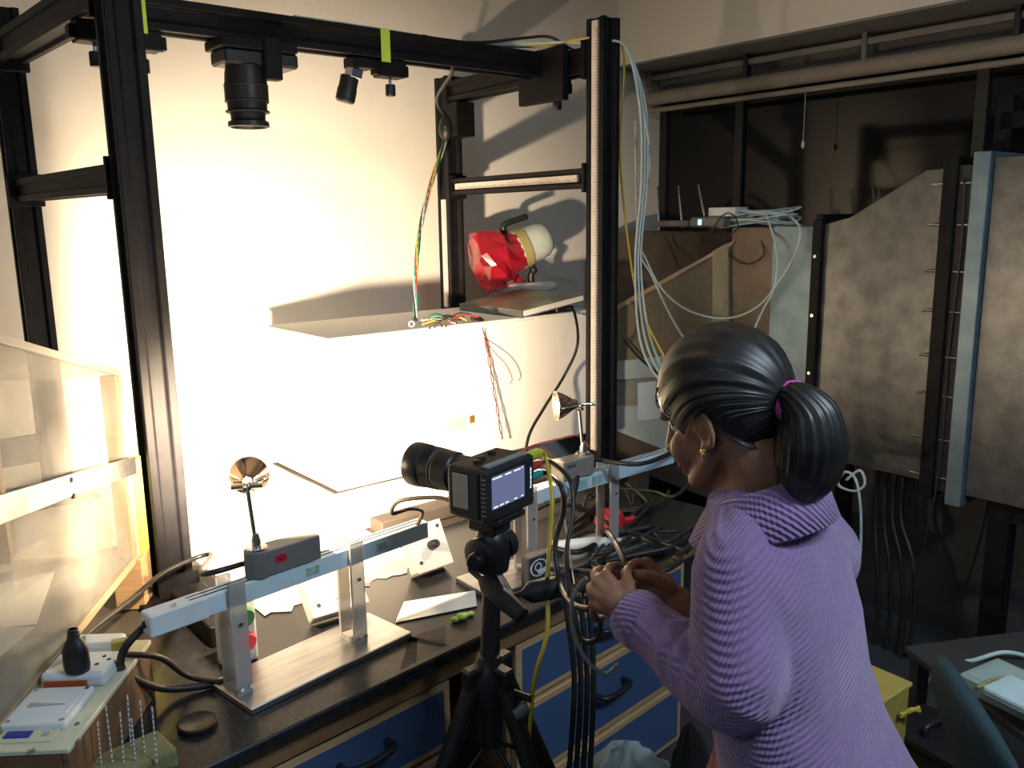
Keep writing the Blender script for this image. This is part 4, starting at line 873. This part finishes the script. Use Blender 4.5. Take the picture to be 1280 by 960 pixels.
# low side table with white phone-like device, box and cables
tz = .50; pt_ = az(1268, 880, tz)
st = thing('side_table', 'low dark side table beside the teal chair', 'table', Vector((pt_.x+.16, pt_.y+.10, 0)), .2)
MB().box((0, 0, tz-.012), (.5, .5, .024)).build('table_top', M_dark, st, world=False, bevel=.004)
for x in (-.22, .22):
    for y in (-.22, .22): MB().box((x, y, (tz-.024)/2), (.035, .035, tz-.024)).build('leg', M_dark, st, world=False)
pb = az(1250, 872, tz); t = thing('cardboard_box', 'pale flat carton under the white charger', 'carton', pb, .5)
MB().box((.03, -.02, .02), (.16, .2, .04)).build('carton_body', mat('pale_carton', (.30, .40, .37), .7), t, world=False, bevel=.003)
MB().box((.03, -.02, .0405), (.13, .17, .002)).build('carton_lid', mat('pale_carton_lid', (.34, .45, .42), .7), t, world=False)
pd = az(1277, 875, tz+.05); t = thing('white_charger', 'white rounded charger lying on the pale carton', 'charger', pd, .5)
MB().box((0, 0, .012), (.11, .13, .022)).build('case', mat('charger_white', (.55, .72, .76), .35), t, world=False, bevel=.01, seg=3)
MB().box((0, 0, .002), (.114, .134, .008)).build('rim', M_galvb, t, world=False, bevel=.003)
cable('cable', [az(1222, 860, tz+.03), az(1240, 850, tz+.05), az(1262, 849, tz+.06), az(1285, 862, tz+.05)], .005, mat('olive_cable', (.30, .32, .08), .5), 'yellow-green cable curving over the pale carton')
cable('cable', [ay(1150, 862, 2.3), ay(1165, 848, 2.2), ay(1182, 830, 2.15), ay(1215, 826, 2.1), ay(1250, 816, 2.1), ay(1275, 818, 2.1), ay(1300, 828, 2.1)], .006, M_wcab, 'pale cable arching from floor to side table')
yb = az(1100, 930, .0); yb = ay(1108, 850, 1.95)
t = thing('yellow_box', 'yellow box edge standing behind the purple cardigan', 'box', Vector((yb.x, yb.y, 0)), .65)
MB().box((-.05, .0, yb.z/2), (.14, .10, yb.z)).build('box_body', mat('yellow_board', (.40, .30, .06), .6), t, world=False, bevel=.004)
MB().box((-.05, .0, yb.z+.004), (.15, .11, .012)).build('box_lid', mat('yellow_board_lid', (.46, .36, .09), .6), t, world=False, bevel=.003)
t = thing('black_crate', 'dark equipment case on the floor beside the yellow box', 'case', Vector((yb.x+.13, yb.y-.02, 0)), .5)
MB().box((0, 0, .19), (.16, .2, .38)).build('case_body', M_rub, t, world=False, bevel=.008)
MB().box((0, 0, .395), (.17, .21, .03)).build('case_lid', M_blk, t, world=False, bevel=.008)
MB().tube([(-.05, 0, .41), (-.045, 0, .435), (.045, 0, .435), (.05, 0, .41)], .008, 8).build('case_handle', M_blk, t, world=False, smooth=True)
for k in range(2): cable('cable', [ay(1125, 893+4*k, 1.88), ay(1138, 889-2*k, 1.88), ay(1150, 884+5*k, 1.88)], .005, M_yel, 'short yellow wire end by the black equipment case', grp='yellow wire ends')
# cloths below the hands
def cloth(name, px, py, Y, rx_, ry_, h, m, lab, seed, cat='cloth'):
    random.seed(seed); c = ay(px, py, Y); rings = []
    for i, (q, s) in enumerate(((0, 1.0), (.35, 1.05), (.7, .8), (.92, .45), (1, .1))):
        rings.append([Vector((c.x+rx_*s*math.cos(a)*(1+.10*math.sin(3*a+seed+i*.3)), c.y+ry_*s*math.sin(a)*(1+.10*math.cos(4*a+i*.3)), h[0]+(h[1]-h[0])*q+.03*math.sin(5*a+i)*q)) for a in [2*PI*k/22 for k in range(22)]])
    o = MB().loft(rings).build(name, m, smooth=True); return tag(o, lab, cat)
stz = .62
sp = ay(800, 975, 1.72)
st2 = thing('stool', 'low stool with cloths piled on it between drawers and woman', 'stool', Vector((sp.x, sp.y, 0)))
MB().lathe([(.0, .36), (.15, .36), (.155, .37), (.155, .39), (.0, .39)], (sp.x, sp.y, 0), n=24, cap=False).build('seat', M_dark, st2, smooth=40)
for k in range(4): a = PI/4+k*PI/2; MB().cyl((sp.x+.12*math.cos(a), sp.y+.12*math.sin(a), .37), (sp.x+.16*math.cos(a), sp.y+.16*math.sin(a), 0), .014).build('leg', M_dark, st2, smooth=40)
cloth('cloth', 785, 960, 1.70, .10, .08, (.39, ay(785, 942, 1.70).z), mat('pale_blue_cloth', (.42, .56, .60), .85), 'pale blue cloth heaped on the stool', 1)
cloth('bag', 862, 950, 1.62, .05, .05, (.39, ay(862, 920, 1.62).z), mat('black_cloth', (.012, .012, .013), .8), 'black cloth bag on the stool beside the pale cloth', 2, 'bag')
# ------------------------------------------------------------------ woman
def remeshed(mb, name, vox, m, parent, smooth_it=6, origin=None, fac=.5):
    me = bpy.data.meshes.new(name); me.from_pydata([tuple(v) for v in mb.v], [], mb.f)
    bm = bmesh.new(); bm.from_mesh(me); bmesh.ops.recalc_face_normals(bm, faces=bm.faces); bm.to_mesh(me); bm.free()
    t = bpy.data.objects.new(name, me); COL.objects.link(t)
    r = t.modifiers.new('r', 'REMESH'); r.mode = 'VOXEL'; r.voxel_size = vox
    if smooth_it: s = t.modifiers.new('s', 'SMOOTH'); s.iterations = smooth_it; s.factor = fac
    dg = bpy.context.evaluated_depsgraph_get(); out = bpy.data.meshes.new_from_object(t.evaluated_get(dg)); bpy.data.objects.remove(t)
    inv = MW[parent].inverted(); out.transform(inv); out.shade_smooth(); out.materials.clear(); out.materials.append(m)
    o = bpy.data.objects.new(name, out); COL.objects.link(o); o.parent = parent; MW[o] = MW[parent].copy(); return o
def limb(mb, pts, n=14, sub=5):                                    # pts: (point, radius)
    P = [p for p, r in pts]; R = [r for p, r in pts]
    def rad(q):
        x = q*(len(R)-1); i = min(int(x), len(R)-2); f_ = x-i; return R[i]*(1-f_)+R[i+1]*f_
    mb.tube(P, rad, n, sub=sub)
    mb.ball(P[0], R[0]*.98, n=12, m=8); mb.ball(P[-1], R[-1]*.98, n=12, m=8)
M_skin = mat('skin', (.30, .145, .085), .5, col2=(.27, .125, .07), scale=14, bump=.08, bscale=300, spec=.4)
M_hair = mat('black_hair', (.009, .008, .008), .42, col2=(.02, .017, .016), scale=30)
hipc = ay(1030, 1000, 1.16)
wm = thing('person', 'woman in a lilac knitted cardigan with black ponytail holding a cable', 'person', Vector((hipc.x, hipc.y, 0)))
tf = Vector((-.8, .6, 0)); tl = Vector((-.6, -.8, 0))
# head frame
hf0 = Vector((-.70, .714, 0)).normalized(); hl = ZX.cross(hf0); pch_ = math.radians(20)
hf = (hf0*math.cos(pch_)-ZX*math.sin(pch_)); hu = (ZX*math.cos(pch_)+hf0*math.sin(pch_))
H0 = ay(905, 513, 1.25); HR = axes((0, 0, 0), hf, hl, hu).to_3x3()
def HP(f_, l_, u_): return H0+hf*f_+hl*l_+hu*u_
c7 = ay(958, 612, 1.215)
def shp(px, py, Y): return ay(px, py, Y)
lsh, lel, lwr = shp(920, 708, 1.135), shp(922, 868, 1.06), shp(790, 768, 1.24)
rsh, rel, rwr = shp(1030, 690, 1.34), shp(960, 850, 1.44), shp(846, 748, 1.37)
b = MB()
b.ball(HP(-.012, 0, .028), (.090, .072, .086), HR, 20, 14)
b.ball(HP(.034, 0, -.033), (.054, .052, .074), HR, 18, 12)
b.ball(HP(.058, 0, .045), (.034, .052, .034), HR, 16, 10)
for s in (-1, 1):
    limb(b, [(HP(-.004, s*.050, -.048), .017), (HP(.038, s*.034, -.078), .017), (HP(.074, s*.006, -.094), .0165)])
    b.ball(HP(.062, s*.034, -.042), (.024, .022, .028), HR)
    b.ball(HP(.080, s*.026, .014), (.013, .022, .010), HR)
    e_ = HP(-.008, s*.073, -.018)                                   # ear: rim, lobe, hollow in the middle
    pts = [e_+hf*(.015*math.cos(a)-.003)+hu*(.026*math.sin(a))+hl*s*(.006+.004*math.cos(a+PI)) for a in [PI*.0+PI*1.5*k/9 for k in range(10)]]
    b.tube(pts, .0052, 8, sub=3); b.ball(e_+hl*s*.001, (.014, .006, .024), HR); b.ball(e_-hu*.026+hf*.003+hl*s*.004, .0085)
limb(b, [(HP(.088, 0, .012), .0085), (HP(.098, 0, -.012), .010), (HP(.110, 0, -.036), .012)])
for s in (-1, 1): b.ball(HP(.100, s*.011, -.040), (.011, .009, .009), HR)
b.ball(HP(.090, 0, -.066), (.011, .021, .007), HR); b.ball(HP(.088, 0, -.078), (.011, .019, .008), HR)
limb(b, [(HP(-.022, 0, -.045), .053), (HP(-.035, 0, -.10), .050), (c7-ZX*.03+tf*.03, .056)])
ch_ = ay(985, 720, 1.22)
rgs = []
for px, py, Y, w, d in ((1022, 960, 1.17, .145, .105), (985, 860, 1.19, .12, .085), (975, 740, 1.21, .14, .085), (965, 660, 1.22, .12, .06)):
    c = ay(px, py, Y); rgs.append([c+tl*w*math.cos(a)+tf*d*math.sin(a) for a in [2*PI*k/20 for k in range(20)]])
b.loft(rgs)
for sh, el, wr_ in ((lsh, lel, lwr), (rsh, rel, rwr)): limb(b, [(sh, .045), (el, .036), (wr_, .0235)])
for s in (-1, 1):
    hp = hipc+tl*s*.085-ZX*.03; kn = Vector((hp.x, hp.y, .45))+tf*.02; an = Vector((hp.x, hp.y, .07))-tf*.01
    limb(b, [(hp, .085), (kn, .055), (an, .036)]); limb(b, [(an-ZX*.035, .034), (an+tf*.12-ZX*.045, .026)])
# hands: palm, four bent fingers of unequal length, thumb
def hand(wr_, kn, fin, thumb, palm_n):
    mid = [k for k in kn]
    c = (kn[0]+kn[3])/2
    for k in kn: limb(b, [(wr_, .019), (wr_.lerp(k, .55), .0135), (k, .0105)], n=10)
    b.ball(wr_.lerp(c, .5), (.026, .020, .026))
    for pts, r in fin: limb(b, [(p, r*(1-.10*i)) for i, p in enumerate(pts)], n=10, sub=4)
    limb(b, [(p, .0125-.0015*i) for i, p in enumerate(thumb)], n=10, sub=4)
S = shp
lk = [S(757, 719, 1.28), S(746, 727, 1.275), S(741, 740, 1.27), S(743, 755, 1.265)]
lf = [([lk[0], S(762, 708, 1.305), S(778, 706, 1.325), S(789, 713, 1.330)], .0075),
      ([lk[1], S(744, 716, 1.305), S(757, 712, 1.335), S(774, 722, 1.340)], .0090),
      ([lk[2], S(738, 733, 1.305), S(748, 730, 1.335), S(764, 738, 1.340)], .0085),
      ([lk[3], S(741, 768, 1.285), S(748, 775, 1.31), S(757, 770, 1.32)], .0075)]
hand(lwr, lk, lf, [S(782, 757, 1.245), S(787, 737, 1.255), S(783, 719, 1.285), S(786, 711, 1.31)], None)
rk = [S(808, 703, 1.345), S(800, 708, 1.36), S(799, 718, 1.37), S(803, 729, 1.375)]
rf_ = [([rk[0], S(793, 703, 1.335), S(786, 711, 1.33), S(788, 720, 1.325)], .0075),
       ([rk[1], S(786, 708, 1.355), S(780, 717, 1.35), S(784, 726, 1.34)], .0090),
       ([rk[2], S(786, 719, 1.365), S(781, 728, 1.355), S(788, 735, 1.345)], .0085),
       ([rk[3], S(793, 734, 1.37), S(790, 742, 1.36), S(797, 746, 1.35)], .0075)]
hand(rwr, rk, rf_, [S(836, 733, 1.345), S(818, 722, 1.325), S(802, 718, 1.318), S(792, 719, 1.318)], None)
remeshed(b, 'body', .0033, M_skin, wm, 5)
# eyes, brows, lips
for s in (-1, 1):
    ey = MB().ball(HP(.067, s*.028, -.006), .0115, HR).build('eye', mat('eye_white', (.75, .72, .68), .2), wm, smooth=True)
    MB().ball(HP(.0755, s*.0285, -.007), .0048, HR).build('iris', mat('dark_iris', (.03, .015, .01), .15), ey, smooth=True)
    MB().tube([HP(.074, s*.014, -.001), HP(.0795, s*.028, .003), HP(.068, s*.041, -.003)], .0018, 6).build('eyelashes', M_hair, wm, smooth=True)
    MB().tube([HP(.086, s*.010, .019), HP(.083, s*.027, .023), HP(.068, s*.045, .018)], .0028, 6).build('eyebrow', M_hair, wm, smooth=True)
MB().ball(HP(.0985, 0, -.072), (.0045, .017, .008), HR).build('lips', mat('lips', (.28, .09, .07), .45), wm, smooth=True)
M_gold = mat('gold', (.75, .48, .16), .25, 1)
er = MB(); ec = HP(-.005, .083, -.047)
er.ball(ec, .0055); er.tube([ec+hu*.004, ec+hl*.004-hu*.004, ec-hu*.012], .0025, 6); er.build('earring', M_gold, wm, smooth=True)
MB().ball(HP(.107, .0165, -.036), .0028).build('nose_stud', M_gold, wm, smooth=True)
# hair pulled back from the hairline to the tie
Tt = Vector((-.112, 0, -.012))
HL = [(.090, 0, .052), (.085, .034, .044), (.070, .058, .026), (.044, .072, .002), (.028, .076, -.020), (.010, .079, -.002), (-.012, .081, .010), (-.030, .079, -.006), (-.042, .072, -.034), (-.058, .054, -.058), (-.072, .026, -.072), (-.075, 0, -.075)]
HL = HL+[(a, -l, u) for a, l, u in HL[-2:0:-1]]
EC = Vector((-.010, 0, .026)); ER = (.103, .088, .100)
def onsk(v, off=0):
    d = v-EC; q = math.sqrt((d.x/ER[0])**2+(d.y/ER[1])**2+(d.z/ER[2])**2); return EC+d/q*(1+off)
NT, NS = 240, 22; rings = []
random.seed(2); gr = [random.uniform(-1, 1) for _ in range(NT)]
gr = [(gr[i-1]+2*gr[i]+gr[(i+1) % NT])/4 for i in range(NT)]
for j_ in range(NS+1):
    s_ = j_/NS; ring = []
    for i in range(NT):
        x = i/NT*len(HL); k = int(x); f_ = x-k; p0 = Vector(HL[k % len(HL)]); p1 = Vector(HL[(k+1) % len(HL)]); h = p0.lerp(p1, f_)
        front = max(0, min(1, (h.x+.05)/.13)); side = h.y
        ctl = (h+Tt)/2+Vector((0, side*1.1, .10*front+(-.03 if h.z < -.05 else 0)))
        p = h*(1-s_)**2+ctl*2*s_*(1-s_)+Tt*s_*s_
        q = onsk(p); lift = .5 if s_ < .04 else 1
        d = (q-EC).normalized(); q = q+d*(.0035*gr[i]*math.sin(PI*min(1, s_*1.15))+.004*math.sin(PI*s_))
        if s_ < .1: q = q.lerp(h, (1-s_/.1)*.8)
        w = max(0, (s_-.86)/.14); q = q.lerp(Tt+Vector((-.004, math.cos(2*PI*i/NT)*.0, 0))+(q-Tt).normalized()*.016, w)
        ring.append(HP(*q))
    rings.append(ring)
hr = MB().loft(rings, cap=False).build('hair', M_hair, wm, smooth=True)
TW = HP(*Tt)
pp_ = [TW, ay(996, 500, 1.155), ay(1010, 520, 1.145), ay(1014, 554, 1.14), ay(1008, 588, 1.145), ay(996, 614, 1.15), ay(990, 626, 1.155)]
pr_ = [.016, .026, .040, .047, .043, .029, .006]
mbp = MB(); mbp.tube(pp_, 1, 64, sub=7)
NP = 6*7+1; vv = []
for i in range(NP):
    x = i/7; k = min(int(x), 5); f_ = x-k; r = pr_[k]*(1-f_)+pr_[k+1]*f_
    c = sum((mbp.v[i*64+m_] for m_ in range(64)), Vector())/64
    for m_ in range(64): vv.append(c+(mbp.v[i*64+m_]-c)*r*(1+.03*math.sin(m_*1.9+i*.10)+.03*math.sin(m_*4.4+i*.05)+.02*math.sin(m_*9.1)))
mbp.v = vv; mbp.build('ponytail', M_hair, hr, smooth=True)
MB().lathe([(.024+.008*math.cos(a), .011*math.sin(a)) for a in [2*PI*k/10 for k in range(11)]], TW+(pp_[1]-TW)*.25, frame_to(pp_[1]-TW), n=24, cap=False).build('hair_tie', mat('pink_scrunchie', (.55, .06, .36), .6), hr, smooth=True)
# loose flyaway strands along the front
random.seed(21); fl = MB()
for k in range(40):
    h = Vector(HL[random.choice((0, 1, 2, 3, 21, 20))])+Vector((random.uniform(-.01, .01), random.uniform(-.012, .012), random.uniform(0, .02)))
    q = onsk(h, .02); fl.tube([HP(*q), HP(*(onsk(q+Vector((.010, .004, .012)), .05))), HP(*onsk(q+Vector((-.03, 0, .03)), .03))], .0005, 4, sub=3)
f_o = fl.build('flyaway_hair', M_hair, hr, smooth=True); f_o['kind'] = 'stuff'
# cardigan
def knit(name, col, rot, period):
    m = mat(name, col, .9, col2=tuple(c*.88 for c in col), scale=25, sheen=.3); nt = m.node_tree; bs = nt.nodes['Principled BSDF']
    tc = nt.nodes.new('ShaderNodeTexCoord'); mp = nt.nodes.new('ShaderNodeMapping'); mp.inputs['Rotation'].default_value = rot; nt.links.new(tc.outputs['Object'], mp.inputs[0])
    ws = []
    for d, sc in (('Z', .314/period), ('X', .314/(period*.75))):
        w = nt.nodes.new('ShaderNodeTexWave'); w.bands_direction = d; w.inputs['Scale'].default_value = sc; w.inputs['Distortion'].default_value = .8; w.inputs['Detail'].default_value = 1; w.inputs['Detail Scale'].default_value = 1.5
        nt.links.new(mp.outputs[0], w.inputs['Vector']); ws.append(w)
    mu = nt.nodes.new('ShaderNodeMath'); mu.operation = 'MULTIPLY_ADD'; mu.inputs[1].default_value = .45
    nt.links.new(ws[1].outputs['Fac'], mu.inputs[0]); nt.links.new(ws[0].outputs['Fac'], mu.inputs[2])
    bp = nt.nodes.new('ShaderNodeBump'); bp.inputs['Strength'].default_value = .6; bp.inputs['Distance'].default_value = .004
    nt.links.new(mu.outputs[0], bp.inputs['Height']); nt.links.new(bp.outputs[0], bs.inputs['Normal']); return m
M_knit = knit('lilac_knit', (.235, .135, .30), (math.radians(-22), math.radians(20), .9), .0075)
M_knit2 = knit('lilac_knit_collar', (.24, .14, .31), (math.radians(50), math.radians(-30), .9), .0075)
g = MB(); rgs = []
for px, py, Y, w, d in ((1052, 1040, 1.15, .205, .165), (1022, 960, 1.165, .185, .14), (1000, 900, 1.18, .168, .122), (985, 830, 1.195, .160, .112), (978, 760, 1.205, .168, .108), (968, 700, 1.215, .172, .098), (962, 655, 1.22, .150, .082), (948, 620, 1.222, .095, .07)):
    c = ay(px, py, Y); rgs.append([c+tl*w*math.cos(a)+tf*d*math.sin(a)+ZX*.006*math.sin(3*a+py) for a in [2*PI*k/28 for k in range(28)]])
g.loft(rgs)
for sh_ in (lsh, rsh): limb(g, [(c7-ZX*.02+tf*.01, .062), (c7.lerp(sh_, .5)-ZX*.006, .062), (sh_, .060)], n=18)
limb(g, [(lsh, .062), (lsh.lerp(lel, .45), .064), (lel+ZX*.01, .062), (lel.lerp(lwr, .3)-ZX*.006, .054), (lel.lerp(lwr, .62), .045), (lel.lerp(lwr, .9), .041)], n=18)
limb(g, [(rsh, .062), (rsh.lerp(rel, .5), .062), (rel, .056), (rel.lerp(rwr, .5), .046), (rel.lerp(rwr, .80), .040)], n=18)
for q_, r_ in ((.20, .060), (.34, .056), (.48, .052)):              # folds of cloth gathered at the elbow
    c = lel.lerp(lwr, q_)-ZX*.002; R_ = frame_to(lwr-lel); g.tube([c+R_ @ Vector((r_*.86*math.cos(a), r_*.86*math.sin(a), .010*math.sin(a))) for a in [2*PI*k/12 for k in range(13)]], .010, 8, sub=3)
cg = remeshed(g, 'cardigan', .007, M_knit, wm, 5)
cu = MB(); R_ = frame_to(lwr-lel); c = lel.lerp(lwr, .88)
cu.lathe([(.036, -.02), (.044, -.015), (.0455, .0), (.0445, .022), (.041, .030), (.036, .026)], c, R_, n=26, cap=False); cu.build('cuff', M_knit2, cg, smooth=True)
# shawl collar folded round the neck
nb = HP(-.035, 0, -.10); col_r = []
for k in range(25):
    a = PI*(.06+1.88*k/24)                                           # open at the front
    back = (1-math.cos(a))/2
    cc_ = nb.lerp(c7, .45)+ZX*(-.012+.020*back)-ZX*.012
    d = tf*math.cos(a)+tl*math.sin(a)
    w0 = .062; prof = [(w0, .030), (w0+.007, .034), (w0+.014, .026), (w0+.028, -.005), (w0+.040, -.035), (w0+.036, -.040), (w0+.018, -.030), (w0, -.02)]
    col_r.append([cc_+d*(r*(1.05 if True else 1))+ZX*(h-.045*(1-back)) for r, h in prof])
MB().loft(col_r).build('collar', M_knit2, cg, smooth=True)
# kurta hem and trousers under the cardigan
kr = MB(); rg2 = []
for z, w, d in ((.86, .13, .11), (.75, .17, .14), (.6, .19, .16), (.42, .20, .17)):
    c = Vector((hipc.x, hipc.y, z))+tf*.05; rg2.append([c+tl*w*math.cos(a)+tf*d*math.sin(a)*(1+.05*math.sin(6*a)) for a in [2*PI*k/36 for k in range(36)]])
kr.loft(rg2, cap=False); kr.build('kurta', mat('rose_print', (.42, .10, .12), .8, col2=(.06, .03, .05), scale=38, detail=1), wm, smooth=True)
tr_ = MB()
for s in (-1, 1):
    hp = hipc+tl*s*.085-ZX*.05; kn = Vector((hp.x, hp.y, .45))+tf*.02; an = Vector((hp.x, hp.y, .09))-tf*.01
    tr_.tube([hp, kn, an], lambda q: .098-.045*q, 18)
tr_.build('trousers', mat('dark_trousers', (.03, .03, .04), .85), wm, smooth=True)
for s in (-1, 1):
    an = Vector((hipc.x, hipc.y, .04))+tl*s*.085; f0 = an-tf*.05; rings = []
    for q, w, h in ((0, .02, .02), (.03, .036, .05), (.10, .038, .05), (.17, .042, .035), (.22, .036, .025), (.245, .012, .012)):
        rings.append([f0+tf*q+tl*w*math.cos(a)+ZX*(h*.5*math.sin(a)-.04+h*.5) for a in [2*PI*k/14 for k in range(14)]])
    MB().loft(rings).build('shoe', M_dark, wm, smooth=True)
# bangle on the left wrist
c = lel.lerp(lwr, .985); MB().lathe([(.0255+.0025*math.cos(a), .004*math.sin(a)) for a in [2*PI*k/8 for k in range(9)]], c, R_, n=28, cap=False).build('bangle', mat('cream_bangle', (.75, .68, .35), .3), wm, smooth=True)
cable('cable', [S(786, 716, 1.325), S(780, 700, 1.36), S(770, 680, 1.45), S(762, 668, 1.6), az(758, 664, DESK+.03)], .0055, M_cable, 'black cable held between both hands')
